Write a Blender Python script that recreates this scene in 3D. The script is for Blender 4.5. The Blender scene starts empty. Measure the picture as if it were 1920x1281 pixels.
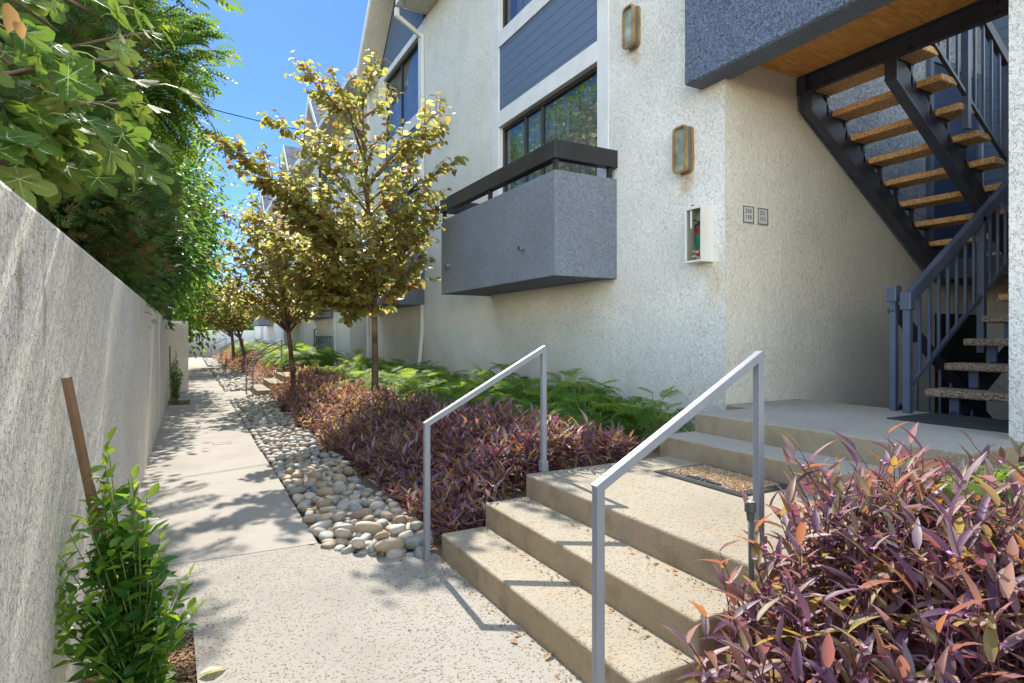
import bpy, math, random
import numpy as np
from mathutils import Vector, Matrix, Quaternion
# ------------------------------------------------------------------ camera, sky, sun
SC = bpy.context.scene
COL = SC.collection
H = 1.45
YAW = math.radians(28.6)
FPX = 1113.0
cam = bpy.data.objects.new('camera', bpy.data.cameras.new('camera'))
COL.objects.link(cam)
cam.location = (0, 0, H)
cam.rotation_euler = (math.radians(90), 0, -YAW)
cam.data.sensor_width = 36
cam.data.lens = FPX / 1920 * 36
cam.data.shift_y = -8.5 / 1920
cam.data.clip_start = 0.05
cam.data.clip_end = 2000
SC.camera = cam
SC.render.resolution_x, SC.render.resolution_y = 1024, 683

SUN = Vector((0.07, 1.0, 0.90)).normalized()
world = bpy.data.worlds.new('World'); SC.world = world
world.use_nodes = True
wn = world.node_tree.nodes; wl = world.node_tree.links
bg = wn['Background']
sky = wn.new('ShaderNodeTexSky'); sky.sky_type = 'NISHITA'; sky.sun_disc = False
sky.sun_elevation = math.asin(SUN.z); sky.sun_rotation = math.atan2(SUN.x, SUN.y)
sky.air_density = 1.0; sky.dust_density = 0.15; sky.ozone_density = 3.0; sky.altitude = 300
# low sky ahead deep blue; high and rear sky warmed and brightened to lift shade
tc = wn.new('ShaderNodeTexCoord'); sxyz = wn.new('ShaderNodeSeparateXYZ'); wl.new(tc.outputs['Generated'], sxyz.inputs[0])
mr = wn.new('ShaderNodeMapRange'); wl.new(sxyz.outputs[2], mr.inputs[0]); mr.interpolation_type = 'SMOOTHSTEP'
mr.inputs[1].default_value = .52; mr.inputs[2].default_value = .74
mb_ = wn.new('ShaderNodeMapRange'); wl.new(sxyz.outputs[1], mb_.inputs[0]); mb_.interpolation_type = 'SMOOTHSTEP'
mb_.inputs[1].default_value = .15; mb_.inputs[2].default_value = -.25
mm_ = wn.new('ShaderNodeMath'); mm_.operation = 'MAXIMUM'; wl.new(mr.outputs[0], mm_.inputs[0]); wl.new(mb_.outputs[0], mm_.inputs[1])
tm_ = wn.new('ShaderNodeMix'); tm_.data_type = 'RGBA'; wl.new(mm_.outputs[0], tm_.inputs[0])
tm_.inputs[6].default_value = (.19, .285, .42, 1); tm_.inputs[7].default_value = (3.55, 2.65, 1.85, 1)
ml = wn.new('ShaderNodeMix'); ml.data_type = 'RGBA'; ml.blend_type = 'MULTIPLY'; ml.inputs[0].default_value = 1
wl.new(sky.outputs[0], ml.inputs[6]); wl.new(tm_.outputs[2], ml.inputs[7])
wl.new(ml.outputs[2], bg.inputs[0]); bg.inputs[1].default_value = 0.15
sl = bpy.data.lights.new('sun', 'SUN'); sl.energy = 3.4; sl.angle = math.radians(0.5); sl.color = (1.0, 0.93, 0.82)
so = bpy.data.objects.new('sun', sl); COL.objects.link(so)
so.rotation_euler = (-SUN).to_track_quat('-Z', 'Y').to_euler(); so.location = (0, 30, 30)
SC.view_settings.view_transform = 'Standard'; SC.view_settings.look = 'None'
SC.view_settings.exposure = 1.5; SC.view_settings.gamma = 1.0
SC.cycles.max_bounces = 8; SC.cycles.transparent_max_bounces = 12; SC.cycles.diffuse_bounces = 5

ST, CT = math.sin(YAW), math.cos(YAW)
def at(px, py, d):
    r = (px - 960) / FPX * d
    return Vector((r*CT + d*ST, d*CT - r*ST, H + (632 - py) / FPX * d))

# ------------------------------------------------------------------ materials
def nt(name):
    m = bpy.data.materials.new(name); m.use_nodes = True
    n = m.node_tree.nodes; l = m.node_tree.links
    return m, n, l, n['Principled BSDF']
def setin(b, **k):
    for a, v in k.items(): b.inputs[a.replace('_', ' ')].default_value = v
def c4(c): return (c[0], c[1], c[2], 1)
def ramp(n, pts, interp='LINEAR'):
    r = n.new('ShaderNodeValToRGB'); e = r.color_ramp.elements
    r.color_ramp.interpolation = interp
    while len(e) > 1: e.remove(e[0])
    e[0].position = pts[0][0]; e[0].color = c4(pts[0][1])
    for p, c in pts[1:]:
        q = e.new(p); q.color = c4(c)
    return r
def g3(v): return (v, v, v)
def noise(n, l, vec, scale, detail=3, rough=.5, dist=0):
    t = n.new('ShaderNodeTexNoise'); l.new(vec, t.inputs['Vector'])
    t.inputs['Scale'].default_value = scale; t.inputs['Detail'].default_value = detail
    t.inputs['Roughness'].default_value = rough; t.inputs['Distortion'].default_value = dist
    return t.outputs['Fac']
def math_(n, l, op, a, b=None, clamp=False):
    t = n.new('ShaderNodeMath'); t.operation = op; t.use_clamp = clamp
    for i, v in enumerate((a, b)):
        if v is None: continue
        if isinstance(v, (int, float)): t.inputs[i].default_value = v
        else: l.new(v, t.inputs[i])
    return t.outputs[0]
def mixc(n, l, f, a, b, mode='MIX'):
    t = n.new('ShaderNodeMix'); t.data_type = 'RGBA'; t.blend_type = mode
    for i, v in ((0, f), (6, a), (7, b)):
        if isinstance(v, (int, float)): t.inputs[i].default_value = v
        elif isinstance(v, (tuple, list)): t.inputs[i].default_value = c4(v)
        else: l.new(v, t.inputs[i])
    return t.outputs[2]
def pos(n): return n.new('ShaderNodeNewGeometry').outputs['Position']
def maprange(n, l, v, a, b, c=0, d=1):
    t = n.new('ShaderNodeMapRange'); l.new(v, t.inputs[0])
    for i, x in enumerate((a, b, c, d)): t.inputs[i+1].default_value = x
    return t.outputs[0]
def scaled(n, l, vec, s):
    t = n.new('ShaderNodeVectorMath'); t.operation = 'MULTIPLY'; l.new(vec, t.inputs[0]); t.inputs[1].default_value = s
    return t.outputs[0]
def bump(n, l, h, b, strength=1, distance=.01):
    t = n.new('ShaderNodeBump'); l.new(h, t.inputs['Height'])
    t.inputs['Strength'].default_value = strength; t.inputs['Distance'].default_value = distance
    l.new(t.outputs[0], b.inputs['Normal'])

def plain(name, col, rough=.5, metal=0, var=.12, bs=0, bscale=60, spec=.5, coat=0):
    m, n, l, b = nt(name); setin(b, Roughness=rough, Metallic=metal)
    b.inputs['Specular IOR Level'].default_value = spec
    b.inputs['Coat Weight'].default_value = coat
    p = pos(n); f = noise(n, l, p, 4, 4)
    dark = tuple(c*(1-var*2) for c in col); lite = tuple(min(1, c*(1+var)) for c in col)
    r = ramp(n, [(.3, dark), (.7, lite)]); l.new(f, r.inputs[0]); l.new(r.outputs[0], b.inputs['Base Color'])
    if bs: bump(n, l, noise(n, l, p, bscale, 4), b, bs, .004)
    return m

def stucco(name, col, scale=26, strength=.9, dist=.012, crease_shade=.55, streak=(1, 1, 1), stains=(), low=None, pit=.62, dr=.22):
    """knock-down stucco: raised plateaus with narrow dirty edges"""
    m, n, l, b = nt(name); setin(b, Roughness=.92); b.inputs['Specular IOR Level'].default_value = .2
    p = pos(n); ps = scaled(n, l, p, streak)
    wob = noise(n, l, ps, scale*.35, 2)
    lace = noise(n, l, ps, scale, 2.5, .55, .9)
    fine = noise(n, l, ps, scale*5, 3, .6)
    rise = maprange(n, l, lace, .47, .53)
    big = noise(n, l, p, 1.3, 4)
    h = math_(n, l, 'ADD', math_(n, l, 'MULTIPLY', rise, .55), math_(n, l, 'MULTIPLY', fine, .35))
    h = math_(n, l, 'ADD', h, math_(n, l, 'MULTIPLY', wob, .6))
    # narrow seam where the plateaus end, crease shade painted on part of them
    edge = math_(n, l, 'SUBTRACT', 1, math_(n, l, 'MULTIPLY', math_(n, l, 'ABSOLUTE', math_(n, l, 'SUBTRACT', lace, .455)), 60), True)
    gate = maprange(n, l, noise(n, l, ps, scale*.8, 3), pit-.12, pit)
    seam = math_(n, l, 'MULTIPLY', edge, gate)
    tint = ramp(n, [(.3, tuple(c*.9 for c in col)), (.65, tuple(min(1, c*1.04) for c in col))]); l.new(big, tint.inputs[0])
    c = mixc(n, l, math_(n, l, 'MULTIPLY', seam, crease_shade), tint.outputs[0], tuple(x*.22 for x in col))
    drip = noise(n, l, scaled(n, l, p, (1, 1, .07)), 7, 5, .6)
    c = mixc(n, l, math_(n, l, 'MULTIPLY', maprange(n, l, drip, .52, .78, 0, dr), maprange(n, l, big, .4, .65)), c, tuple(x*q for x, q in zip(col, (.62, .58, .5))))
    for (sp, rx, sc, amt) in stains:
        d = n.new('ShaderNodeVectorMath'); d.operation = 'SUBTRACT'; l.new(p, d.inputs[0]); d.inputs[1].default_value = sp
        d2 = scaled(n, l, d.outputs[0], (1/rx[0], 1/rx[1], 1/rx[2]))
        ln = n.new('ShaderNodeVectorMath'); ln.operation = 'LENGTH'; l.new(d2, ln.inputs[0])
        a = math_(n, l, 'ADD', ln.outputs['Value'], math_(n, l, 'MULTIPLY', math_(n, l, 'SUBTRACT', noise(n, l, p, 14, 3), .5), 1.6))
        f = maprange(n, l, a, 1.0, .2, 0, amt)
        c = mixc(n, l, f, c, sc)
    if low:
        sx = n.new('ShaderNodeSeparateXYZ'); l.new(p, sx.inputs[0])
        zz = math_(n, l, 'ADD', sx.outputs[2], math_(n, l, 'MULTIPLY', noise(n, l, scaled(n, l, p, (1, 1, .3)), 3, 4), 1.0))
        c = mixc(n, l, maprange(n, l, zz, low[0], low[1], low[3], 0), c, low[2])
    l.new(c, b.inputs['Base Color'])
    h = math_(n, l, 'SUBTRACT', h, math_(n, l, 'MULTIPLY', seam, .5))
    bump(n, l, h, b, strength, dist)
    return m

def concrete(name, col, salt=0.0, dark=(.2, .16, .11), rough=.9, stain=.25, scol=(.33, .24, .14)):
    m, n, l, b = nt(name); setin(b, Roughness=rough); b.inputs['Specular IOR Level'].default_value = .25
    p = pos(n)
    big = noise(n, l, p, 1.1, 5, .6); mid = noise(n, l, p, 7, 4); fine = noise(n, l, p, 160, 3)
    r = ramp(n, [(.28, tuple(c*.78 for c in col)), (.5, col), (.72, tuple(min(1, c*1.12) for c in col))])
    l.new(big, r.inputs[0]); c = r.outputs[0]
    c = mixc(n, l, maprange(n, l, mid, .5, .75, 0, stain), c, scol)
    c = mixc(n, l, maprange(n, l, fine, .35, .65, .0, .30), c, tuple(x*.55 for x in col))
    h = math_(n, l, 'MULTIPLY', fine, .25)
    if salt:
        for sc_, th in ((70, .27), (48, .20)):
            wob = n.new('ShaderNodeVectorMath'); wob.operation = 'ADD'
            nz = n.new('ShaderNodeTexNoise'); nz.inputs['Scale'].default_value = 45; l.new(p, nz.inputs['Vector'])
            l.new(scaled(n, l, nz.outputs['Color'], (.03, .03, .03)), wob.inputs[0]); l.new(p, wob.inputs[1])
            v = n.new('ShaderNodeTexVoronoi'); v.inputs['Scale'].default_value = sc_; l.new(wob.outputs[0], v.inputs['Vector'])
            sx = n.new('ShaderNodeSeparateXYZ'); l.new(v.outputs['Color'], sx.inputs[0])
            dens = maprange(n, l, noise(n, l, p, 2.2, 3), .35, .65, .68, .2)
            on = math_(n, l, 'GREATER_THAN', sx.outputs[0], dens)
            pit = math_(n, l, 'MULTIPLY', maprange(n, l, v.outputs['Distance'], th+.1, th-.04), on)
            c = mixc(n, l, math_(n, l, 'MULTIPLY', pit, salt), c, dark)
            h = math_(n, l, 'SUBTRACT', h, math_(n, l, 'MULTIPLY', pit, .8))
    l.new(c, b.inputs['Base Color'])
    bump(n, l, h, b, .6, .005)
    return m

def leafmat(name, cols, tcols, tf=.45, rough=.45, spec=.4):
    m, n, l, b = nt(name); setin(b, Roughness=rough); b.inputs['Specular IOR Level'].default_value = spec
    a = n.new('ShaderNodeAttribute'); a.attribute_name = 'rnd'
    k = len(cols)
    r1 = ramp(n, [(i/(k-1), c) for i, c in enumerate(cols)]); l.new(a.outputs['Fac'], r1.inputs[0])
    k2 = len(tcols)
    r2 = ramp(n, [(i/(k2-1), c) for i, c in enumerate(tcols)]); l.new(a.outputs['Fac'], r2.inputs[0])
    l.new(r1.outputs[0], b.inputs['Base Color'])
    t = n.new('ShaderNodeBsdfTranslucent'); l.new(r2.outputs[0], t.inputs[0])
    mx = n.new('ShaderNodeMixShader'); mx.inputs[0].default_value = tf
    l.new(b.outputs[0], mx.inputs[1]); l.new(t.outputs[0], mx.inputs[2])
    l.new(mx.outputs[0], n['Material Output'].inputs[0])
    return m

def glassmat(name, tint=(.5, .55, .6), rough=.02, k=1.0):
    m, n, l, b = nt(name); n.remove(b)
    gl = n.new('ShaderNodeBsdfGlossy'); gl.inputs['Roughness'].default_value = rough; gl.inputs[0].default_value = (.9, .95, 1, 1)
    tr = n.new('ShaderNodeBsdfTransparent'); tr.inputs[0].default_value = c4(tint)
    fr = n.new('ShaderNodeFresnel'); fr.inputs[0].default_value = 1.9
    mx = n.new('ShaderNodeMixShader')
    l.new(math_(n, l, 'MULTIPLY', fr.outputs[0], k, True), mx.inputs[0])
    l.new(tr.outputs[0], mx.inputs[1]); l.new(gl.outputs[0], mx.inputs[2]); l.new(mx.outputs[0], n['Material Output'].inputs[0])
    return m

RUST = (.42, .2, .05)
M = {}
M['wall_white'] = stucco('white_stucco', (.74, .735, .71), 34, .9, .009, .55, pit=.6,
    stains=(((4.53, 4.56, 3.04), (.3, .12, .17), RUST, .5), ((4.53, 5.36, 4.68), (.3, .1, .13), RUST, .4),
            ((4.53, 4.15, 2.0), (.3, .16, .3), (.62, .47, .26), .45)),
    low=(.9, 1.7, (.5, .43, .33), .55))
M['wall_beige'] = stucco('beige_stucco', (.70, .655, .575), 50, .9, .009, .1, (1, 1, .55))
M['garden_wall'] = stucco('grey_stucco', (.86, .81, .74), 60, .95, .009, 1.0, (1, .85, .6), pit=.45, dr=0,
    stains=(((-.41, 2.1, 1.62), (.3, .05, .2), (.3, .22, .13), .6), ((-.41, 2.42, 1.55), (.3, .04, .3), (.3, .22, .13), .5)))
M['blue_stucco'] = stucco('blue_stucco', (.16, .20, .30), 30, 1.3, .018, .2)
M['grey_stucco'] = stucco('slate_stucco', (.215, .24, .305), 44, 1.1, .010, .12)
M['trim'] = plain('white_trim', (.66, .67, .69), .5, var=.05, bs=.2)
M['black_wood'] = plain('black_wood', (.022, .022, .025), .45, var=.2, bs=.5, bscale=40)
M['frame'] = plain('bronze_frame', (.03, .03, .033), .4)
M['steel'] = plain('dark_steel', (.035, .042, .066), .42, var=.15)
M['steel2'] = plain('blue_steel', (.085, .11, .175), .42, var=.12)
M['rail'] = plain('grey_rail_paint', (.235, .245, .275), .38, var=.06, bs=.15, bscale=90)
M['door'] = plain('navy_door', (.02, .035, .085), .4)
M['dark'] = plain('dark_void', (.01, .01, .012), .9)  # near-black put in for deep shade in the pit and openings
M['path'] = concrete('path_concrete', (.335, .31, .275), 0)
M['salt'] = concrete('salt_concrete', (.305, .285, .25), .85, dark=(.12, .095, .065))
M['tread_top'] = concrete('step_top_concrete', (.33, .29, .225), .6, dark=(.13, .10, .065), stain=.4)
M['riser'] = concrete('step_riser_concrete', (.40, .315, .21), .2, stain=.6, scol=(.2, .14, .075))
M['landing'] = concrete('landing_concrete', (.37, .345, .305), .2, stain=.2)
M['soil'] = concrete('soil', (.24, .165, .105), .7, dark=(.03, .02, .01), stain=.5, scol=(.08, .05, .03))
M['bark'] = plain('bark', (.17, .105, .07), .85, var=.35, bs=.9, bscale=30)
M['bark_dark'] = plain('dark_bark', (.07, .045, .032), .9, var=.35, bs=.9, bscale=20)
M['stake'] = plain('weathered_wood', (.17, .10, .06), .85, var=.3, bs=.7, bscale=50)
M['stem_purple'] = plain('purple_stem', (.13, .05, .08), .6)
M['stem_green'] = plain('green_stem', (.14, .2, .05), .6)
M['glass'] = glassmat('window_glass', (.7, .72, .74), .02, .36)
M['curtain'] = plain('curtain', (.5, .53, .56), .9)
M['room'] = plain('room_dark', (.02, .025, .03), .9)
M['brass'] = plain('aged_brass', (.40, .25, .10), .45, .35, var=.25)
M['lamp_side'] = plain('lamp_bronze', (.13, .13, .12), .5)
M['lamp_glass'] = plain('ribbed_glass', (.28, .34, .30), .12, var=.45, bs=1, bscale=70)
M['roof'] = plain('shingle', (.13, .13, .15), .9, var=.2, bs=.6, bscale=25)
M['soffit_white'] = stucco('soffit_stucco', (.6, .58, .53), 24, .6)
M['pipe_grey'] = plain('grey_pvc', (.07, .075, .07), .55, var=.2)
M['red'] = plain('red_paint', (.5, .02, .02), .3)
M['green_label'] = plain('green_label', (.02, .28, .2), .5)
M['white'] = plain('white_paint', (.66, .65, .62), .5, var=.03)
M['plaque'] = plain('plaque_silver', (.55, .54, .52), .45)
M['ink'] = plain('black_ink', (.02, .02, .02), .5)
M['mulch'] = plain('mulch', (.30, .18, .09), .95, var=.5, bs=1, bscale=90)
M['wire'] = plain('cable_black', (.02, .02, .02), .6)
M['flower'] = plain('lilac_petal', (.6, .25, .55), .6)
M['meter'] = plain('meter_grey', (.16, .17, .18), .5)

def siding_mat():
    m, n, l, b = nt('blue_siding'); setin(b, Roughness=.55)
    p = pos(n); sx = n.new('ShaderNodeSeparateXYZ'); l.new(p, sx.inputs[0])
    fr = math_(n, l, 'FRACT', math_(n, l, 'DIVIDE', sx.outputs[2], .155))
    groove = math_(n, l, 'LESS_THAN', fr, .05)
    g = noise(n, l, scaled(n, l, p, (1, 1.2, 14)), 12, 4)
    c = ramp(n, [(.3, (.075, .115, .195)), (.7, (.105, .155, .25))]); l.new(g, c.inputs[0])
    l.new(mixc(n, l, groove, c.outputs[0], (.02, .03, .06)), b.inputs['Base Color'])
    h = math_(n, l, 'SUBTRACT', math_(n, l, 'MULTIPLY', g, .2), groove)
    bump(n, l, h, b, .8, .006); return m
M['siding'] = siding_mat()
def ply_mat():
    m, n, l, b = nt('orange_plywood'); setin(b, Roughness=.5)
    p = pos(n); w = noise(n, l, scaled(n, l, p, (1, 5, 1)), 3.5, 6, .65, 1.2); q = noise(n, l, p, 2, 3)
    c = ramp(n, [(.3, (.42, .16, .03)), (.5, (.64, .28, .06)), (.72, (.82, .46, .15))]); l.new(w, c.inputs[0])
    l.new(mixc(n, l, maprange(n, l, q, .4, .7, 0, .5), c.outputs[0], (.62, .30, .08)), b.inputs['Base Color']); return m
M['ply'] = ply_mat()
M['blue_light'] = stucco('blue_stucco_inside', (.29, .33, .40), 30, 1.3, .018, .2)  # lighter copy of the blue stucco, brightness painted in for the dim shaft
def aggregate(name, a, b_, c_):
    m, n, l, b = nt(name); setin(b, Roughness=.85)
    p = pos(n); v = n.new('ShaderNodeTexVoronoi'); v.inputs['Scale'].default_value = 130; l.new(p, v.inputs['Vector'])
    sx = n.new('ShaderNodeSeparateXYZ'); l.new(v.outputs['Color'], sx.inputs[0])
    r = ramp(n, [(0, a), (.5, b_), (1, c_)]); l.new(sx.outputs[0], r.inputs[0]); l.new(r.outputs[0], b.inputs['Base Color'])
    bump(n, l, v.outputs['Distance'], b, .8, .004); return m
M['tread'] = aggregate('aggregate_tread', (.26, .12, .04), (.62, .34, .14), (.8, .55, .3))  # orange cast and brightness of the light put into the tread colour
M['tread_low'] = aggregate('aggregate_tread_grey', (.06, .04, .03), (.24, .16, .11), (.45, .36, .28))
M['mat_fibre'] = aggregate('coir', (.25, .14, .07), (.5, .34, .2), (.75, .6, .42))
M['rubber'] = plain('rubber', (.07, .07, .072), .7, bs=.5, bscale=120)
M['rubber_dark'] = plain('rubber_dark', (.03, .032, .036), .7, bs=.5, bscale=120)
def stone_mat():
    m, n, l, b = nt('river_stone'); setin(b, Roughness=.7)
    a = n.new('ShaderNodeAttribute'); a.attribute_name = 'rnd'
    oi = n.new('ShaderNodeObjectInfo')
    s = math_(n, l, 'FRACT', math_(n, l, 'ADD', a.outputs['Fac'], oi.outputs['Random']))
    r = ramp(n, [(0, (.27, .27, .27)), (.25, (.38, .35, .30)), (.45, (.22, .23, .23)), (.6, (.43, .35, .25)), (.8, (.32, .23, .15)), (1, (.30, .29, .27))])
    l.new(s, r.inputs[0])
    p = pos(n); f = noise(n, l, p, 60, 4); g = noise(n, l, p, 12, 3)
    c = mixc(n, l, maprange(n, l, f, .4, .7, 0, .35), r.outputs[0], (.16, .14, .12))
    c = mixc(n, l, maprange(n, l, g, .5, .7, 0, .35), c, (.46, .42, .36))
    l.new(c, b.inputs['Base Color']); bump(n, l, f, b, .3, .003); return m
def tone_stone(nm, c):
    m, n, l, b = nt(nm); setin(b, Roughness=.7); p = pos(n); oi = n.new('ShaderNodeObjectInfo')
    f = noise(n, l, p, 60, 4); g = noise(n, l, p, 12, 3)
    k = ramp(n, [(0, tuple(x*.75 for x in c)), (1, tuple(min(1, x*1.25) for x in c))]); l.new(oi.outputs['Random'], k.inputs[0])
    q = mixc(n, l, maprange(n, l, f, .4, .7, 0, .35), k.outputs[0], (.16, .14, .12)); q = mixc(n, l, maprange(n, l, g, .5, .7, 0, .3), q, (.46, .42, .36))
    l.new(q, b.inputs['Base Color']); bump(n, l, f, b, .3, .003); return m
STONES = [('pale grey', tone_stone('stone_pale', (.39, .355, .295))), ('tan', tone_stone('stone_tan', (.40, .30, .195))), ('dark blue-grey', tone_stone('stone_dark', (.22, .23, .23))), ('brown', tone_stone('stone_brown', (.30, .22, .14)))]
M['stone'] = stone_mat()

M['purple'] = leafmat('purple_leaf', [(.10, .048, .10), (.155, .085, .14), (.20, .10, .06), (.31, .235, .27), (.20, .16, .05)],
                      [(.32, .09, .16), (.38, .13, .14), (.62, .27, .08), (.45, .22, .28), (.55, .42, .08)], .38, .5, .35)
M['redbud'] = leafmat('redbud_leaf', [(.12, .05, .025), (.13, .09, .025), (.13, .14, .03), (.19, .2, .05)],
                      [(.42, .19, .06), (.52, .43, .10), (.55, .56, .14), (.8, .78, .3)], .5, .4)
M['philo'] = leafmat('split_leaf', [(.04, .105, .025), (.07, .15, .03), (.13, .21, .04)],
                     [(.2, .40, .04), (.42, .6, .06), (.65, .78, .1)], .42, .62, .12)
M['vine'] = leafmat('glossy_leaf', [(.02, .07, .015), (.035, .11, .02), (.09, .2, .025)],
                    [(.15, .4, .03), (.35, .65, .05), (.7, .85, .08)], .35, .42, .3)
M['fig'] = leafmat('fig_leaf', [(.035, .08, .018), (.055, .11, .025), (.10, .14, .04)],
                   [(.22, .38, .04), (.35, .5, .06), (.5, .55, .1)], .38, .7, .12)
M['fig_vein'] = plain('fig_vein', (.32, .38, .14), .5)
M['pinnate'] = leafmat('pinnate_leaf', [(.04, .09, .018), (.06, .125, .025), (.10, .16, .03)],
                       [(.16, .32, .04), (.28, .45, .05), (.5, .6, .08)], .42, .6, .12)
M['darkleaf'] = leafmat('dark_leaf', [(.015, .045, .015), (.025, .07, .025), (.05, .10, .03)],
                        [(.08, .25, .03), (.2, .4, .05), (.4, .55, .08)], .35, .5, .25)
M['conifer'] = leafmat('conifer_leaf', [(.02, .05, .015), (.035, .08, .018), (.13, .07, .025)],
                       [(.1, .25, .03), (.15, .35, .03), (.4, .22, .05)], .3, .6)
M['midleaf'] = leafmat('mid_leaf', [(.03, .075, .02), (.05, .11, .03), (.07, .13, .03)],
                       [(.2, .4, .05), (.3, .55, .06), (.5, .65, .08)], .4, .4)
M['dry'] = leafmat('dry_leaf', [(.25, .14, .06), (.35, .2, .08)], [(.5, .3, .1), (.6, .35, .12)], .3, .8)

# ------------------------------------------------------------------ object helpers
def tag(o, label=None, cat=None, group=None, kind=None):
    if label: o['label'] = label
    if cat: o['category'] = cat
    if group: o['group'] = group
    if kind: o['kind'] = kind
    return o
def empty(name, loc=(0, 0, 0), rz=0):
    o = bpy.data.objects.new(name, None); COL.objects.link(o); o.location = loc; o.rotation_euler = (0, 0, rz)
    o.empty_display_size = .1
    return o
def copy_tree(o, parent=None):
    c = o.copy(); COL.objects.link(c)
    if parent: c.parent = parent
    for ch in list(o.children):
        copy_tree(ch, c)
    return c

class MB:
    def __init__(s): s.v = []; s.f = []; s.m = []
    def add(s, vs, fs, m=0):
        b = len(s.v); s.v += [tuple(v) for v in vs]
        for f in fs: s.f.append(tuple(b+i for i in f)); s.m.append(m)
        return s
    def box(s, x0, x1, y0, y1, z0, z1, m=0):
        v = [(x, y, z) for x in (x0, x1) for y in (y0, y1) for z in (z0, z1)]
        return s.add(v, [(0, 1, 3, 2), (4, 6, 7, 5), (0, 4, 5, 1), (2, 3, 7, 6), (0, 2, 6, 4), (1, 5, 7, 3)], m)
    def bar(s, p0, p1, w, h, up=(0, 0, 1), m=0):
        p0 = Vector(p0); p1 = Vector(p1); d = (p1-p0).normalized(); up = Vector(up)
        if abs(d.dot(up)) > .98: up = Vector((1, 0, 0))
        a = d.cross(up).normalized()*w/2; b = a.cross(d).normalized()*h/2
        v = [p+i*a+j*b for p in (p0, p1) for i, j in ((-1, -1), (1, -1), (1, 1), (-1, 1))]
        return s.add(v, [(3, 2, 1, 0), (4, 5, 6, 7), (0, 1, 5, 4), (1, 2, 6, 5), (2, 3, 7, 6), (3, 0, 4, 7)], m)
    def tube(s, pts, rad, n=8, m=0, cap=True):
        pts = [Vector(p) for p in pts]; b = len(s.v)
        if isinstance(rad, (int, float)): rad = [rad]*len(pts)
        ref = None
        for i, p in enumerate(pts):
            d = (pts[min(i+1, len(pts)-1)]-pts[max(i-1, 0)])
            d = d.normalized() if d.length > 1e-9 else Vector((0, 0, 1))
            if ref is None:
                ref = Vector((1, 0, 0)) if abs(d.x) < .9 else Vector((0, 1, 0))
            a = (ref - d*ref.dot(d)).normalized(); ref = a; c = d.cross(a)
            for k in range(n):
                t = 2*math.pi*k/n; s.v.append(tuple(p + (a*math.cos(t)+c*math.sin(t))*rad[i]))
        for i in range(len(pts)-1):
            for k in range(n):
                s.f.append((b+i*n+k, b+i*n+(k+1) % n, b+(i+1)*n+(k+1) % n, b+(i+1)*n+k)); s.m.append(m)
        if cap:
            s.f.append(tuple(b+k for k in range(n))[::-1]); s.m.append(m)
            e = b+(len(pts)-1)*n; s.f.append(tuple(e+k for k in range(n))); s.m.append(m)
        return s
    def prism(s, poly, z0, z1, m=0, mt=None):
        k = len(poly); v = [(x, y, z0) for x, y in poly]+[(x, y, z1) for x, y in poly]
        s.add(v, [tuple(range(k))[::-1]], m)
        b = len(s.v)-2*k
        s.f.append(tuple(b+k+i for i in range(k))); s.m.append(m if mt is None else mt)
        for i in range(k):
            j = (i+1) % k; s.f.append((b+i, b+j, b+k+j, b+k+i)); s.m.append(m)
        return s
    def extr(s, poly, vec, m=0):
        """closed 3-D polygon extruded by vec"""
        k = len(poly); vec = Vector(vec); v = [Vector(p) for p in poly]; v += [p+vec for p in v]
        f = [tuple(range(k))[::-1], tuple(range(k, 2*k))]+[(i, (i+1) % k, k+(i+1) % k, k+i) for i in range(k)]
        return s.add(v, f, m)
    def build(s, name, mats, parent=None, bevel=0, smooth=False, seg=2):
        me = bpy.data.meshes.new(name); me.from_pydata(s.v, [], s.f); 
        if not isinstance(mats, (list, tuple)): mats = [mats]
        for m in mats: me.materials.append(m)
        me.polygons.foreach_set('material_index', s.m)
        if smooth: me.polygons.foreach_set('use_smooth', [True]*len(s.f))
        me.update()
        o = bpy.data.objects.new(name, me); COL.objects.link(o)
        if parent: o.parent = parent
        if bevel:
            md = o.modifiers.new('bevel', 'BEVEL'); md.width = bevel; md.segments = seg; md.limit_method = 'ANGLE'
        return o
def fixn(o):
    import bmesh
    b = bmesh.new(); b.from_mesh(o.data); bmesh.ops.recalc_face_normals(b, faces=b.faces); b.to_mesh(o.data); b.free(); return o

def text_mesh(name, body, size, mat, parent, M4, extrude=.002, align='CENTER', shear=0):
    cu = bpy.data.curves.new(name, 'FONT'); cu.body = body; cu.size = size; cu.extrude = extrude
    cu.align_x = align; cu.align_y = 'CENTER'; cu.space_line = 1.0; cu.offset = size*.004; cu.shear = shear
    t = bpy.data.objects.new(name+'_c', cu); COL.objects.link(t)
    bpy.context.view_layer.update()
    me = bpy.data.meshes.new_from_object(t.evaluated_get(bpy.context.evaluated_depsgraph_get()))
    bpy.data.objects.remove(t); me.name = name; me.materials.clear(); me.materials.append(mat)
    me.transform(M4)
    o = bpy.data.objects.new(name, me); COL.objects.link(o); o.parent = parent
    return o

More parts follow.
